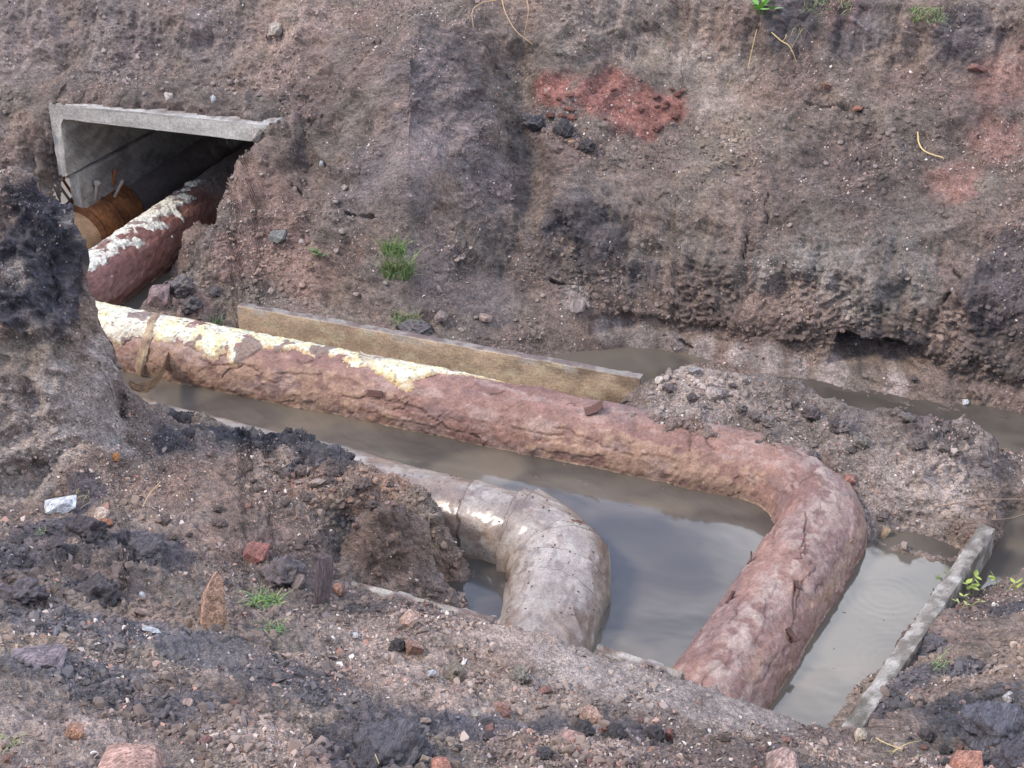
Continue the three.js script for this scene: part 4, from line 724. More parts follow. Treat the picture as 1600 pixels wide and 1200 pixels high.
// [px, py of its middle, width px, height px, colour]
const shardG = (() => { const g = new ConvexGeometry([[-1.0, -1, 0.5], [0.75, -1, 0.9], [0.95, -1, -0.6], [-0.8, -1, -0.8], [-0.75, -0.1, 0.5], [-0.35, 0.45, 0.4], [0.1, 0.8, 0.2], [0.6, 1.0, 0.0], [0.95, 0.7, 0.25], [0.8, 0.2, 0.5], [0.9, 0.1, -0.3], [0.5, 0.9, -0.4], [-0.4, 0.2, -0.7], [0.6, -0.4, 0.9]].map(a => new THREE.Vector3(...a))); const p = g.attributes.position, uv = []; for (let i = 0; i < p.count; i++) uv.push((p.getX(i) + p.getZ(i) * 0.7) * 0.07, p.getY(i) * 0.12); g.setAttribute('uv', new THREE.Float32BufferAttribute(uv, 2)); g.computeVertexNormals(); return g; })();
function lay(kind, px, py, w, h, c, label, cat, group, opt = {}) {
  const g = opt.geo ? opt.geo : kind === 'stone' ? stoneG[gi++ % 10] : kind === 'brick' ? brickG[gi++ % 5] : clodG[gi++ % 6];
  const p = cast(px, py + h * 0.35), m = p.m, sw = w * m / 2, sh = h * m / 2 * (opt.tall ? 1.08 : 1);
  const depth = opt.depth ? opt.depth * m : Math.min(sw, sh * 1.6) * 1.05;
  const o = new THREE.Mesh(g, stoneMat(c)); o.scale.set(sw, sh, depth);
  const n = normalAt(p.x, p.Y);
  o.position.copy(V(p.x, p.Y, p.h)).addScaledVector(new THREE.Vector3(0, 1, 0), sh * (opt.lift ?? (kind === 'clod' ? 0.1 : 0.35))).addScaledVector(n, sh * 0.1);
  o.rotation.set(opt.rx ?? rr(-0.25, 0.25), opt.ry ?? rr(-0.4, 0.4), opt.rz ?? rr(-0.3, 0.3));
  const names = { stone: 'stone', brick: 'brick_fragment', clod: 'earth_clod' };
  return tag(o, opt.name ?? names[kind], label, cat ?? (kind === 'brick' ? 'brick' : kind === 'clod' ? 'clod' : 'stone'), group);
}
// single pieces worth a description of their own
lay('clod', 132, 818, 66, 48, [74, 68, 72], 'dark slab of earth under the white plaster piece', 'clod', null, { depth: 20 });
lay('brick', 98, 793, 54, 20, [232, 230, 226], 'bright white broken plaster piece lying on a dark slab', 'plaster', null, { name: 'plaster_fragment', rz: 0.12, depth: 16, lift: 1.2 });
lay('stone', 158, 800, 30, 20, [206, 180, 158], 'cream stone beside the white plaster piece');
lay('stone', 165, 816, 24, 14, [188, 118, 80], 'orange stone chip below the cream stone near the white plaster');
lay('stone', 180, 712, 17, 15, [196, 124, 62], 'bright orange stone at the foot of the earth stub', 'stone');
lay('clod', 232, 853, 62, 34, [80, 76, 80], 'charcoal clod below the orange stone, on brown slope');
lay('clod', 152, 915, 66, 52, [72, 66, 68], 'rounded black clod left of the upright orange stone');
lay('clod', 38, 918, 66, 40, [92, 84, 88], 'grey topped dark clod beside the rounded black clod');
lay('stone', 332, 940, 46, 100, [192, 148, 118], 'upright orange brown stone standing on the near slope', 'stone', null, { geo: shardG, tall: 1, lift: 0.6, depth: 20, rx: -0.1, ry: 0.5, rz: 0.0 });
lay('brick', 400, 860, 38, 28, [160, 96, 82], 'red brick fragment lying beside grey clods', 'brick', null, { rz: -0.2 });
lay('clod', 446, 885, 62, 48, [102, 92, 92], 'large grey clod right of the red brick fragment');
lay('brick', 505, 910, 36, 84, [92, 76, 76], 'dark flat slab standing on edge near the soil hump', 'slab', null, { name: 'slab', tall: 1, lift: 0.6, depth: 9, rx: -0.25, ry: 0.9, rz: -0.1 });
lay('stone', 466, 905, 26, 34, [120, 104, 98], 'grey stone between the grey clod and the standing dark slab');
lay('stone', 528, 918, 24, 26, [150, 106, 88], 'reddish stone leaning behind the standing dark slab');
lay('stone', 237, 986, 36, 9, [236, 226, 214], 'thin white flake on dark near slope', 'flake', null, { name: 'plaster_flake', rz: -0.3, lift: 1.0 });
lay('stone', 222, 928, 13, 11, [230, 218, 208], 'small white cube shaped stone near the upright orange stone');
lay('stone', 88, 985, 11, 18, [176, 186, 200], 'light blue chip on the dark slope', 'chip', null, { name: 'glass_chip', tall: 1 });
lay('brick', 62, 1028, 96, 22, [124, 112, 118], 'flat grey lilac slab on the dark slope', 'slab', null, { name: 'slab', depth: 26, lift: 0.5, rz: 0.02 });
lay('brick', 205, 1190, 104, 36, [190, 146, 128], 'broad pink slab at the edge of the near slope', 'slab', null, { name: 'slab', depth: 34, rz: -0.05 });
lay('stone', 118, 1138, 38, 26, [196, 140, 106], 'flat orange chip above the pink slab', 'stone', null, { rz: -0.6 });
lay('stone', 640, 964, 34, 24, [204, 166, 144], 'pale pink stone behind the small black clod on the lip');
lay('stone', 647, 1005, 34, 40, [172, 130, 110], 'pointed pinkish brown stone beside the small black clod', 'stone', null, { rz: -0.4 });
lay('clod', 622, 1004, 26, 24, [70, 64, 66], 'small black clod beside the pointed pinkish stone');
lay('stone', 555, 991, 12, 12, [230, 214, 206], 'round white pebble on the pinkish near slope');
lay('stone', 675, 1051, 16, 14, [228, 218, 206], 'white chip below the pointed pinkish stone', 'stone');
lay('clod', 711, 1044, 32, 28, [164, 152, 132], 'yellow grey crumbly lump near the white chip');
lay('clod', 812, 1050, 32, 28, [172, 164, 148], 'pale crumbly lump on the lip below the wrapped elbow');
lay('stone', 786, 1103, 28, 22, [160, 116, 102], 'round reddish stone on dark gravel');
lay('stone', 743, 1113, 18, 18, [190, 180, 164], 'pale stone left of the round reddish stone');
lay('stone', 922, 1114, 44, 32, [188, 148, 124], 'tan wedge shaped stone among black clods', 'stone', null, { rz: -0.35 });
lay('stone', 896, 1152, 46, 20, [180, 138, 122], 'flat pinkish stone below the tan wedge shaped stone', 'stone', null, { rz: -0.3 });
lay('stone', 944, 1137, 12, 20, [176, 110, 86], 'small orange stone beside the tan wedge shaped stone');
lay('clod', 910, 1134, 34, 26, [72, 68, 70], 'black clod under the tan wedge shaped stone');
lay('clod', 960, 1140, 34, 26, [68, 64, 66], 'black clod right of the small orange stone');
lay('clod', 1022, 1142, 34, 30, [66, 62, 66], 'black clod beside the dark red brick chip');
lay('brick', 1045, 1145, 16, 24, [140, 84, 74], 'dark red brick chip touching a black clod');
lay('clod', 615, 1155, 120, 74, [70, 68, 74], 'largest black clod, heaped on the near slope');
lay('clod', 575, 1180, 60, 50, [74, 71, 76], 'black clod leaning against the largest black clod');
lay('brick', 690, 1197, 34, 22, [186, 120, 96], 'orange brick fragment below the largest black clod');
lay('stone', 1222, 1190, 72, 48, [184, 150, 136], 'big pinkish boulder near the end of the narrow wall', 'boulder', null, { name: 'boulder' });
lay('stone', 1345, 1146, 22, 22, [214, 198, 170], 'cream stone at the end of the narrow crumbling wall');
lay('brick', 1508, 1190, 56, 26, [184, 122, 98], 'orange brick piece below the dark clods on right bank');
lay('clod', 1560, 1125, 120, 70, [76, 76, 86], 'largest blue black clod on the right bank');
lay('clod', 1590, 1175, 70, 50, [78, 76, 84], 'blue black clod under the largest clod of right bank');
lay('stone', 1578, 1088, 22, 14, [222, 218, 212], 'white stone above the largest blue black clod');
lay('brick', 1328, 747, 20, 14, [172, 112, 96], 'red brown pebble on the heap behind the pipe bend');
lay('brick', 1380, 830, 13, 22, [198, 168, 130], 'tan block wedged between pipe bend and heap', 'stone', null, { rz: -0.35, tall: 1 });
lay('clod', 1345, 685, 26, 22, [152, 142, 132], 'pale round clod on the heap behind the pipe bend');
lay('clod', 1268, 640, 30, 22, [104, 92, 90], 'brown clod on crest of the heap');
lay('clod', 1310, 660, 28, 22, [84, 76, 78], 'dark clod next to the pale clod on the heap');
lay('stone', 1115, 612, 30, 20, [176, 160, 148], 'pale flat stone on the heap near the low wall end');
lay('stone', 1085, 577, 22, 18, [164, 156, 152], 'round grey stone on top of the heap');
lay('stone', 1030, 592, 17, 12, [216, 202, 184], 'cream stone beside the end of the low ochre wall');
lay('stone', 1508, 626, 14, 12, [226, 220, 210], 'white stone on the far right crest of the heap');
lay('brick', 435, 368, 28, 20, [134, 138, 130], 'grey green block on the gravelly slope by the culvert', 'block', null, { name: 'concrete_block', rz: 0.1 });
lay('stone', 503, 254, 9, 10, [232, 228, 226], 'white chip stuck in the smooth bulging bank');
lay('stone', 334, 153, 10, 14, [236, 234, 228], 'bright white upright chip above the culvert lid', 'stone', null, { tall: 1 });
lay('stone', 264, 148, 16, 11, [218, 204, 190], 'pale stone above the culvert lid');
lay('stone', 758, 494, 26, 15, [178, 152, 138], 'tan stone behind the low ochre wall');
lay('clod', 648, 506, 56, 26, [112, 106, 108], 'flat grey lump behind the low ochre wall beside grass');
lay('stone', 690, 492, 24, 18, [150, 132, 126], 'pinkish grey stone above the flat grey lump');
lay('stone', 484, 409, 12, 14, [196, 160, 130], 'tan pebble beside a small seedling');
lay('stone', 903, 474, 34, 24, [134, 122, 118], 'slab of dried mud at the foot of the far bank');
lay('stone', 430, 42, 30, 28, [176, 164, 148], 'pale round stone in cut bank above the culvert');
lay('stone', 405, 208, 22, 28, [182, 172, 160], 'pale stone on soil at the culvert corner');
lay('clod', 880, 196, 30, 36, [62, 60, 64], 'black stone under the red clay patch', 'stone', null, { name: 'stone' });
lay('clod', 832, 184, 38, 24, [88, 88, 92], 'dark grey stone left of the black stone under red clay', 'stone', null, { name: 'stone' });
lay('clod', 918, 222, 24, 20, [70, 66, 68], 'small dark stone below the black stone on bank', 'stone', null, { name: 'stone' });
lay('stone', 890, 219, 20, 9, [206, 160, 120], 'orange flake below the black stone on the bank');
lay('brick', 1526, 106, 28, 13, [158, 108, 96], 'red brick end sticking out of the far bank', 'brick', null, { depth: 14, lift: 0.5 });
lay('stone', 1340, 168, 18, 9, [178, 112, 84], 'orange chip at the crack in the far bank');
lay('stone', 1291, 131, 16, 14, [170, 118, 96], 'dull orange stone above the crack in the bank');
lay('brick', 252, 458, 40, 28, [136, 110, 106], 'reddish block on soil between culvert pipe and long pipe', 'stone');
lay('clod', 298, 468, 34, 26, [104, 98, 98], 'grey clod right of the reddish block');
lay('clod', 285, 440, 40, 32, [118, 110, 108], 'pale grey clod above the reddish block');
lay('clod', 335, 452, 20, 16, [110, 102, 102], 'small clod by the grey clod near the ochre wall');

// ------------------------------------------------------------------ look-alike stones over the slopes
const sets = [
  { n: 8, kind: 'clod', c: [[84, 79, 80], [92, 86, 87]], s: [12, 26], at: [[[250, 560, 655, 715], 'small black clod on the black crest beside the dark water'], [[0, 260, 835, 900], 'small dark clod around the white plaster piece'], [[420, 900, 1110, 1190], 'small dark clod near the largest black clod'], [[1420, 1600, 1060, 1190], 'small dark clod on the right bank by the blue black clods']], g: 'dark clods on the near slopes' },
  { n: 12, kind: 'stone', c: [[176, 148, 134], [164, 134, 120], [186, 164, 148]], s: [9, 22], at: [[[480, 1250, 1010, 1190], 'small pinkish stone on the near slope below the lip'], [[10, 480, 1090, 1190], 'small pinkish stone on the slope round the pink slab'], [[420, 640, 725, 790], 'small pinkish stone on top of the soil hump'], [[1380, 1600, 1030, 1190], 'small pinkish stone on the dark right bank']], g: 'pinkish stones on the near slopes' },
  { n: 7, kind: 'brick', c: [[152, 106, 92], [162, 114, 98], [142, 98, 88]], s: [9, 19], at: [[[10, 560, 1080, 1190], 'small red brick chip on the slope round the pink slab'], [[380, 640, 725, 840], 'small red brick chip on the soil hump'], [[600, 1300, 1070, 1190], 'small red brick chip on the near slope below the lip'], [[1380, 1600, 1100, 1190], 'small red brick chip on the dark right bank']], g: 'brick chips on the near slopes' },
  { n: 40, kind: 'clod', c: [[132, 119, 114], [118, 107, 103], [146, 134, 126]], s: [10, 24], at: [[[1020, 1540, 585, 820], 'small earth clod on the heap behind the pipe bend']], g: 'clods on the heap' },
  { n: 22, kind: 'stone', c: [[192, 176, 162], [206, 190, 176], [176, 156, 142]], s: [7, 13], at: [[[350, 560, 270, 460], 'small pale stone on the gravelly slope beside the culvert'], [[560, 900, 380, 520], 'small pale stone on the smooth slope behind the low wall']], g: 'pale stones on the far slope' },
  { n: 22, kind: 'stone', c: [[170, 154, 146], [150, 134, 126], [190, 172, 158]], s: [7, 12], at: [[[900, 1590, 150, 480], 'small stone stuck in the cut far bank'], [[100, 420, 118, 146], 'small stone on the soil above the culvert']], g: 'stones in the cut bank' },
  { n: 26, kind: 'clod', c: [[160, 98, 84], [148, 92, 80], [172, 112, 96]], s: [7, 17], at: [[[830, 1070, 132, 200], 'small red clay lump in the red patch of the bank']], g: 'red clay lumps in the bank' },
  { n: 14, kind: 'clod', c: [[126, 108, 99], [114, 98, 91]], s: [12, 24], at: [[[430, 700, 730, 800], 'small brown clod on top of the soil hump'], [[240, 480, 720, 860], 'small brown clod on the brown slope beside the hump']], g: 'brown clods round the hump' },
];
for (const S of sets) for (const [b, label] of S.at) for (let k = 0; k < S.n; k++) { const w = lerp(S.s[0], S.s[1], rnd() ** 2), px = rr(b[0], b[1]), py = rr(b[2], b[3]), p = cast(px, py); if (p.h < 0.04) continue; lay(S.kind, px, py, w * rr(0.9, 1.3), w * rr(0.45, 0.8), S.c[Math.floor(rnd() * S.c.length)], label, null, S.g, { lift: 0.2 }); }

// ------------------------------------------------------------------ gravel and crumbs
{
  const geos = [chunk(1, 0.7, 1, 9, 91), chunk(1, 0.8, 0.7, 10, 92), chunk(0.8, 1, 0.9, 8, 93)];
  const pal = [[186, 168, 154], [166, 147, 136], [150, 132, 124], [174, 138, 122], [156, 116, 102], [204, 194, 184], [128, 114, 110], [106, 96, 96], [90, 84, 85], [142, 124, 112]].map(c => col(...c));
  const q = new THREE.Quaternion(), e = new THREE.Euler(), m4 = new THREE.Matrix4(), cc = new THREE.Color();
  const lists = [[], [], []];
  const want = 190000; let tries = 0, made = 0;
  while (made < want && tries++ < want * 6) {
    const i = 15 + Math.floor(rnd() * 778), j = 11 + Math.floor(rnd() * (TR - 30)), k = j * TC + i;
    const y = P[k * 3 + 1]; if (y < 0.015) continue;
    const x = P[k * 3], z = P[k * 3 + 2];
    const sm = RG[k]; if (rnd() < sm * 0.8) continue;
    const dn = N3(x * 1.7, y * 1.7, z * 1.7) + 0.5 * N3(x * 5, y * 5, z * 5); if (rnd() > 0.06 + 0.94 * sstep(-0.25, 0.45, dn)) continue;
    const lum = (Cc[k * 3] + Cc[k * 3 + 1] + Cc[k * 3 + 2]) * 0.62; if (inMouth(x, -z, y - 0.015)) continue;
    let c = pal[Math.floor(rnd() * pal.length)]; if (rnd() < 0.62) { const f = rr(0.75, 1.7) * 0.6; c = [Cc[k * 3] * f, Cc[k * 3 + 1] * f, Cc[k * 3 + 2] * f]; } else if (lum < 0.3 && rnd() < 0.85) c = pal[7 + Math.floor(rnd() * 2)];
    const s = 0.0032 + 0.011 * rnd() ** 4 + (rnd() < 0.012 ? 0.009 : 0) + (z > -7 && rnd() < 0.05 ? 0.006 + 0.012 * rnd() : 0); const t = rnd(), k2 = k + (rnd() < 0.5 ? 1 : TC);
    lists[made % 3].push([lerp(x, P[k2 * 3], t), lerp(y, P[k2 * 3 + 1], t) + s * 0.25, lerp(z, P[k2 * 3 + 2], t), s, c]); made++;
  }
  lists.forEach((L, n) => {
    const im = new THREE.InstancedMesh(geos[n], new THREE.MeshStandardMaterial({ roughness: 0.9 }), L.length);
    L.forEach((a, i) => { e.set(rnd() * 6, rnd() * 6, rnd() * 6); q.setFromEuler(e); m4.compose(new THREE.Vector3(a[0], a[1], a[2]), q, new THREE.Vector3(a[3] * rr(0.8, 1.4), a[3] * rr(0.7, 1.1), a[3])); im.setMatrixAt(i, m4); im.setColorAt(i, cc.setRGB(...a[4])); });
    tag(im, 'gravel', 'loose grit and fine gravel strewn over the soil', 'gravel', null, 'stuff');
  });
}

{ // lumps of the same earth, half sunk in it
  const g = chunk(1, 0.85, 0.9, 15, 77, 0.45), L = []; let tries = 0; const q = new THREE.Quaternion(), e = new THREE.Euler(), m4 = new THREE.Matrix4(), cc = new THREE.Color();
  while (L.length < 17000 && tries++ < 400000) {
    const i = 15 + Math.floor(rnd() * 778), j = 11 + Math.floor(rnd() * (TR - 30)), k = j * TC + i, x = P[k * 3], y = P[k * 3 + 1], z = P[k * 3 + 2]; if (y < 0.03 || rnd() < RG[k] * 0.9) continue;
    if (inMouth(x, -z, y - 0.015)) continue;
    const dn = N3(x * 1.3 + 9, y * 1.3, z * 1.3) + 0.6 * N3(x * 4 + 1, y * 4, z * 4); if (rnd() > 0.03 + 0.97 * sstep(0.0, 0.5, dn)) continue;
    L.push([x, y, z, 0.006 + 0.026 * rnd() ** 4.5, k]);
  }
  const im = new THREE.InstancedMesh(g, new THREE.MeshStandardMaterial({ roughness: 0.95 }), L.length);
  L.forEach((a, n) => { e.set(rnd() * 6, rnd() * 6, rnd() * 6); q.setFromEuler(e); m4.compose(new THREE.Vector3(a[0], a[1] + a[3] * 0.1, a[2]), q, new THREE.Vector3(a[3] * rr(0.8, 1.5), a[3] * rr(0.6, 1), a[3])); im.setMatrixAt(n, m4); const f = rr(0.45, 0.75); im.setColorAt(n, cc.setRGB(Cc[a[4] * 3] * f, Cc[a[4] * 3 + 1] * f, Cc[a[4] * 3 + 2] * f)); });
  tag(im, 'soil_crumbs', 'crumbled lumps of earth over the slopes', 'soil', null, 'stuff');
}

{ // specks of litter floating on the pools
  const g = chunk(1, 0.3, 0.7, 8, 55), L = []; let tries = 0; const q = new THREE.Quaternion(), m4 = new THREE.Matrix4(), cc = new THREE.Color(), Y1 = new THREE.Vector3(0, 1, 0);
  while (L.length < 170 && tries++ < 9000) { const x = rr(-2.2, 3.6), Y = rr(5.4, 10.2); if (Hf(x, Y) > -0.04) continue; if (N3(x * 1.4, Y * 1.4, 3) < 0.02) continue; L.push([x, Y]); }
  const im = new THREE.InstancedMesh(g, new THREE.MeshStandardMaterial({ roughness: 0.9 }), L.length);
  L.forEach(([x, Y], n) => { q.setFromAxisAngle(Y1, rnd() * 6); const z = 0.003 + 0.009 * rnd() ** 3; m4.compose(new THREE.Vector3(x, 0.0012, -Y), q, new THREE.Vector3(z * rr(1, 2), z * 0.5, z)); im.setMatrixAt(n, m4); const t = rr(0.5, 1.3); im.setColorAt(n, cc.setRGB(0.17 * t, 0.13 * t, 0.1 * t)); });
  tag(im, 'floating_litter', 'specks of litter floating on the murky pools', 'litter', null, 'stuff');
}

// ------------------------------------------------------------------ grass, seedlings, roots, twigs
function blades(list, w0) {                                              // each: base, direction, length, bend, width
  const pos = [], idx = [], nrm = [];
  for (const b of list) {
    const n = 5, base = pos.length / 3, side = new THREE.Vector3().crossVectors(b.d, new THREE.Vector3(0, 1, 0)).normalize(); if (side.lengthSq() < 0.1) side.set(1, 0, 0); side.applyAxisAngle(new THREE.Vector3(0, 1, 0), b.tw ?? 0);
    for (let i = 0; i <= n; i++) { const t = i / n, p = b.p.clone().addScaledVector(new THREE.Vector3(0, 1, 0), b.l * t * b.up - b.drop * b.l * t * t).addScaledVector(b.d, b.l * t * (0.35 + 0.65 * t)); const w = w0 * (1 - t * t) + 0.0004; pos.push(p.x - side.x * w, p.y - side.y * w, p.z - side.z * w, p.x + side.x * w, p.y + side.y * w, p.z + side.z * w); }
    for (let i = 0; i < n; i++) { const a = base + i * 2; idx.push(a, a + 1, a + 2, a + 1, a + 3, a + 2); }
  }
  const g = new THREE.BufferGeometry(); g.setAttribute('position', new THREE.Float32BufferAttribute(pos, 3)); g.setIndex(idx); g.computeVertexNormals(); return g;
}
const grassMats = [[112, 144, 74], [138, 158, 92], [160, 152, 108], [104, 130, 80]].map(c => new THREE.MeshPhysicalMaterial({ color: new THREE.Color().setRGB(...col(...c)), roughness: 0.8, side: THREE.DoubleSide, transmission: 0.25, thickness: 0 }));
function tuft(px, py, wpx, lpx, n, label, name = 'grass_tuft', mats = [0, 1, 2], up = 0.9, cat = 'grass', bw = 0.0028, drop = 0.5) {
  const o = new THREE.Group(), c = cast(px, py), lists = mats.map(() => []);
  for (let i = 0; i < n; i++) {
    const a = cast(px + rr(-0.5, 0.5) * wpx, py + rr(-0.35, 0.35) * wpx * 0.6), ang = rnd() * 6.283, l = lpx * c.m * rr(0.45, 1.15);
    if (Math.abs(a.Y - c.Y) > 0.4) continue;
    lists[Math.floor(rnd() ** 1.5 * mats.length)].push({ p: V(a.x - c.x, a.Y - c.Y, a.h - c.h - 0.008), d: new THREE.Vector3(Math.cos(ang), 0, Math.sin(ang) + 0.2).multiplyScalar(rr(0.2, 0.8)), l, up: up * rr(0.7, 1.1), drop: drop * rr(0.4, 1.3), tw: rnd() });
  }
  lists.forEach((l, k) => { if (l.length) part(k === 0 ? 'blades' : 'blades_' + String(k).padStart(3, '0'), blades(l, bw), grassMats[mats[k]], o); });
  o.position.copy(V(c.x, c.Y, c.h)); return tag(o, name, label, cat, null);
}
tuft(622, 428, 46, 62, 220, 'wispy tall green grass tuft on the slope behind the low wall', 'grass_tuft', [0, 3, 2], 1.0);
tuft(615, 395, 34, 52, 110, 'upper clump of green grass growing into the tall wispy tuft', 'grass_tuft', [0, 1], 1.0);
tuft(632, 502, 44, 38, 110, 'small faded grass tuft beside the flat grey lump', 'grass_tuft', [3, 2, 1]);
tuft(414, 940, 42, 46, 120, 'bright green grass tuft beside the upright orange stone', 'grass_tuft', [0, 1], 0.7, 'grass', 0.0032);
tuft(426, 980, 34, 50, 80, 'drooping yellow green grass below the bright green tuft', 'grass_tuft', [1, 2, 3], 0.4);
tuft(1450, 24, 50, 46, 120, 'grass tuft hanging over the rim of the far bank', 'grass_tuft', [1, 0, 2], 0.6);
tuft(1295, 8, 80, 36, 110, 'sparse grass along the rim between hanging leaf and rim tuft', 'grass_tuft', [2, 1, 0], 0.6);
tuft(1250, 40, 24, 50, 24, 'dry drooping grass hanging on bank under the rim', 'grass_tuft', [2], 0.1, 'grass', 0.002, 1.0);
tuft(1140, 130, 40, 60, 16, 'dry straw hanging on pale streaked bank', 'dry_grass', [2], 0.1, 'grass', 0.0016, 1.0);
tuft(340, 505, 16, 26, 14, 'few green blades at the end of the low ochre wall', 'grass_tuft', [0, 1], 1.0, 'grass', 0.003);
tuft(1468, 1045, 30, 50, 26, 'slender green sprouts on the dark right bank', 'grass_tuft', [1, 3], 1.0, 'grass', 0.002);
tuft(14, 1158, 40, 30, 30, 'small pale green tuft at the foot of the near slope', 'grass_tuft', [1, 2], 0.8);
tuft(130, 775, 60, 34, 30, 'dry yellow grass on the soil above the white plaster piece', 'dry_grass', [2], 0.6, 'grass', 0.002);
tuft(66, 832, 18, 18, 14, 'tiny green sprig by the white plaster piece', 'grass_tuft', [1, 0], 0.8);
tuft(1400, 1170, 90, 46, 26, 'dry straw curling by the cream stone at the wall end', 'dry_grass', [2], 0.35, 'grass', 0.0022);
tuft(660, 1060, 120, 16, 40, 'sparse moss grass flecks on the pinkish near slope', 'grass_tuft', [2, 3], 0.5, 'grass', 0.002);
tuft(1450, 245, 30, 50, 14, 'thin rootlets dangling below the yellow curved stick', 'rootlets', [2], 0.0, 'roots', 0.0014, 1.0);
tuft(780, 40, 60, 46, 26, 'fine brown rootlets hanging under the looping roots', 'rootlets', [2], 0.05, 'roots', 0.0013, 1.0);
function seedling(px, py, span, n, label, c, h = 0, leaf = 10) {         // small stems with oval leaves
  const o = new THREE.Group(), p0 = h ? (() => { const a = atH(px, py, h); return { x: a[0], Y: a[1], h, m: Math.hypot(a[0], a[1], EYE - h) / F }; })() : cast(px, py), m = p0.m; const lm = new THREE.MeshPhysicalMaterial({ color: new THREE.Color().setRGB(...col(...c)), roughness: 0.7, side: THREE.DoubleSide, transmission: 0.25, thickness: 0 });
  const sg = new THREE.Shape(); sg.moveTo(0, 0); sg.quadraticCurveTo(0.45, 0.4, 0, 1); sg.quadraticCurveTo(-0.45, 0.4, 0, 0); const lg = new THREE.ShapeGeometry(sg, 4);
  for (let i = 0; i < n; i++) {
    const b = new THREE.Vector3(rr(-0.5, 0.5) * span * m, 0, rr(-0.3, 0.3) * span * m), t = b.clone().add(new THREE.Vector3(rr(-0.5, 0.5) * span * m * 0.8, rr(0.4, 1) * span * m * 0.6, rr(0, 0.3) * span * m));
    part('stem', new THREE.TubeGeometry(new THREE.QuadraticBezierCurve3(b, b.clone().lerp(t, 0.5).add(new THREE.Vector3(0, 0.02, 0)), t), 6, 0.0022, 5), lm, o);
    for (let k = 0; k < 3; k++) { const l = part('leaf', lg, lm, o); l.position.copy(t); l.rotation.set(rr(-1.8, -0.6), rr(0, 6.28), rr(-0.5, 0.5), 'YXZ'); l.scale.setScalar(leaf * m * rr(0.7, 1.3)); }
  }
  o.position.copy(V(p0.x, p0.Y, p0.h)); return tag(o, 'seedling', label, 'plant');
}
seedling(1470, 907, 30, 6, 'small leafy plant in the pool against the narrow wall', [128, 140, 92], 0.01, 11);
seedling(1540, 925, 60, 7, 'yellow green weeds on the bank beyond the narrow wall', [168, 182, 80], 0, 14);
seedling(1510, 945, 30, 4, 'pale weed hanging beside the narrow wall', [176, 182, 100], 0, 9);
seedling(496, 403, 22, 5, 'small green seedling on the gravelly slope', [116, 142, 82], 0, 10);
seedling(1188, 22, 24, 5, 'broad bright green leaf hanging from the bank rim', [112, 160, 58], 0, 26);
const rootMats = { pale: std([184, 154, 112]), dark: std([120, 92, 72]), straw: std([206, 180, 124]), grey: std([156, 134, 116]) };
function root(pxs, r, mat, label, name = 'root', lift = 0.025, taper = 0.5) {
  const pts = pxs.map(([a, b, l]) => { const p = cast(a, b), n = normalAt(p.x, p.Y); return V(p.x, p.Y, p.h).addScaledVector(n, (l ?? lift)); });
  r *= 0.75; const o = new THREE.Group(), cv = new THREE.CatmullRomCurve3(pts), n = 36, g = new THREE.TubeGeometry(cv, n, r, 7), p = g.attributes.position;
  for (let i = 0; i <= n; i++) { const c = cv.getPointAt(i / n), s = lerp(1, taper, i / n) * (1 + 0.15 * N3(i * 0.5, r * 99, 3)); for (let k = 0; k <= 7; k++) { const q = i * 8 + k; p.setXYZ(q, c.x + (p.getX(q) - c.x) * s, c.y + (p.getY(q) - c.y) * s, c.z + (p.getZ(q) - c.z) * s); } }
  const m = part('stem', g, rootMats[mat], o); return tag(o, name, label, name === 'root' ? 'root' : 'twig');
}
root([[775, 4, 0.02], [752, 12, 0.05], [736, 24, 0.05], [738, 46, 0.02]], 0.006, 'pale', 'pale root looping out of the bank at the rim');
root([[784, 2, 0.03], [792, 28, 0.06], [806, 52, 0.06], [834, 70, 0.02]], 0.006, 'pale', 'longest pale root curving down the bank');
root([[823, 0, 0.03], [825, 25, 0.06], [819, 56, 0.02]], 0.005, 'pale', 'straight pale root beside the longest root');
root([[830, 3, 0.01], [806, 12, 0.04], [788, 4, 0.03]], 0.004, 'grey', 'thin grey root crossing the other roots at the rim');
root([[1183, 46, 0.01], [1176, 80, 0.03], [1169, 108, 0.01]], 0.005, 'straw', 'straw coloured twig leaning on bank under hanging leaf', 'twig');
root([[1164, 130, 0.01], [1150, 165, 0.03], [1136, 202, 0.01]], 0.004, 'grey', 'thin grey twig on bank below the straw coloured twig', 'twig');
root([[1206, 51, 0.01], [1222, 65, 0.04], [1234, 76, 0.04], [1245, 98, 0.01]], 0.006, 'straw', 'forked yellow root on the bank, longer arm');
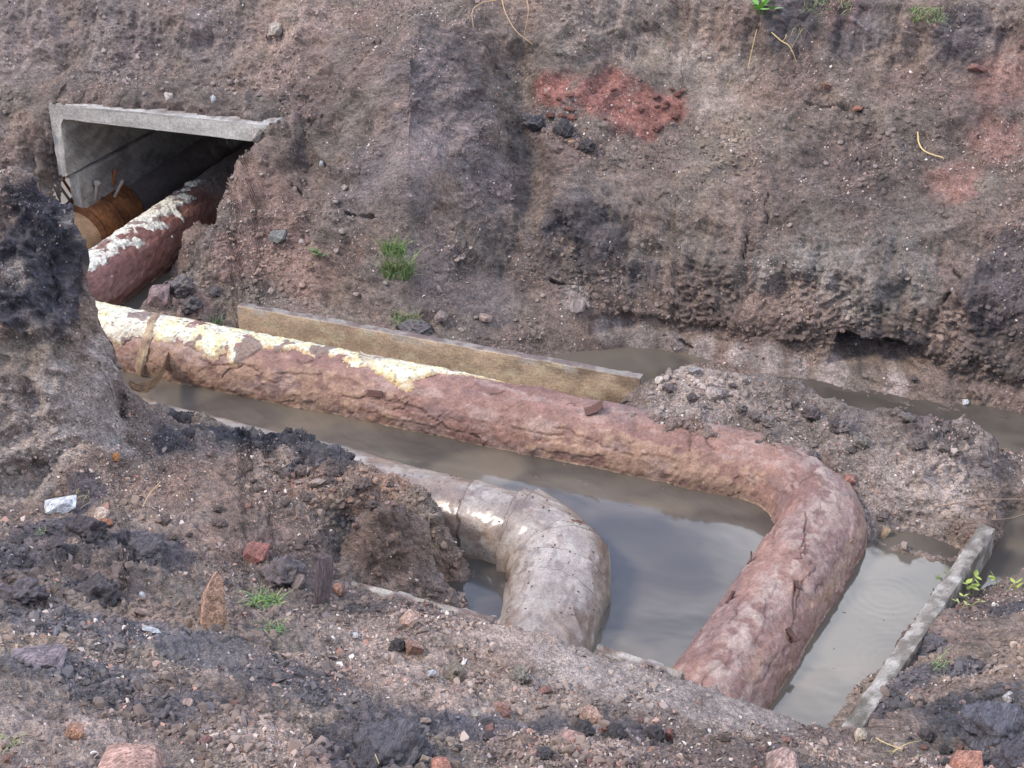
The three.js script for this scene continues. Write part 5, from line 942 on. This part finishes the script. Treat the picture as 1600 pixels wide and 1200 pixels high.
root([[1224, 66, 0.04], [1229, 60, 0.05], [1229, 54, 0.03]], 0.004, 'straw', 'short arm of the forked yellow root');
root([[1434, 206, 0.0], [1436, 226, 0.03], [1446, 242, 0.05], [1474, 250, 0.03]], 0.008, 'straw', 'yellow curved stick poking out of the far bank', 'twig', 0.02, 0.8);
root([[1446, 205, 0.0], [1455, 225, 0.03], [1466, 240, 0.01]], 0.005, 'dark', 'dark root behind the yellow curved stick');
root([[1464, 792, 0.03], [1510, 792, 0.05], [1560, 786, 0.06], [1640, 786, 0.05]], 0.006, 'grey', 'long thin bare branch lying over the right end of the heap', 'twig');
root([[1545, 815, 0.03], [1580, 806, 0.05], [1620, 792, 0.05]], 0.004, 'grey', 'side shoot under the long thin bare branch', 'twig');
root([[1370, 1160, 0.02], [1385, 1175, 0.04], [1410, 1178, 0.02]], 0.004, 'straw', 'curled straw by the cream stone', 'twig');
root([[1395, 1182, 0.02], [1420, 1172, 0.03], [1440, 1164, 0.02]], 0.004, 'straw', 'straight straw crossing the curled straw', 'twig');
root([[562, 1180, 0.03], [580, 1195, 0.05], [590, 1205, 0.03]], 0.003, 'straw', 'thin straw on the black clods', 'twig');
root([[250, 755, 0.01], [232, 780, 0.03], [222, 795, 0.01]], 0.003, 'straw', 'thin straw stem on the brown slope', 'twig');
{ // scrap of bark on the wrapped elbow
  const s = nearFr.reduce((b, f) => { const p = proj(f.p.x, f.p.y + RN, f.p.z); const d = Math.hypot(p[0] - 886, p[1] - 806); return d < b[0] ? [d, f] : b; }, [1e9, null])[1];
  const o = new THREE.Mesh(brickG[1], stoneMat([140, 92, 70])); o.scale.set(0.06, 0.008, 0.012); o.position.copy(s.p).addScaledVector(s.up, RN * 0.9).addScaledVector(s.side, -RN * 0.46); o.position.y += 0.012; o.rotation.y = -0.1; o.rotation.z = -0.12;
  tag(o, 'bark_scrap', 'scrap of brown bark lying on the pale wrapped elbow', 'bark');
}
scene.traverse(o => { if (o.isMesh) { o.castShadow = true; o.receiveShadow = true; } });
renderer.render(scene, camera);
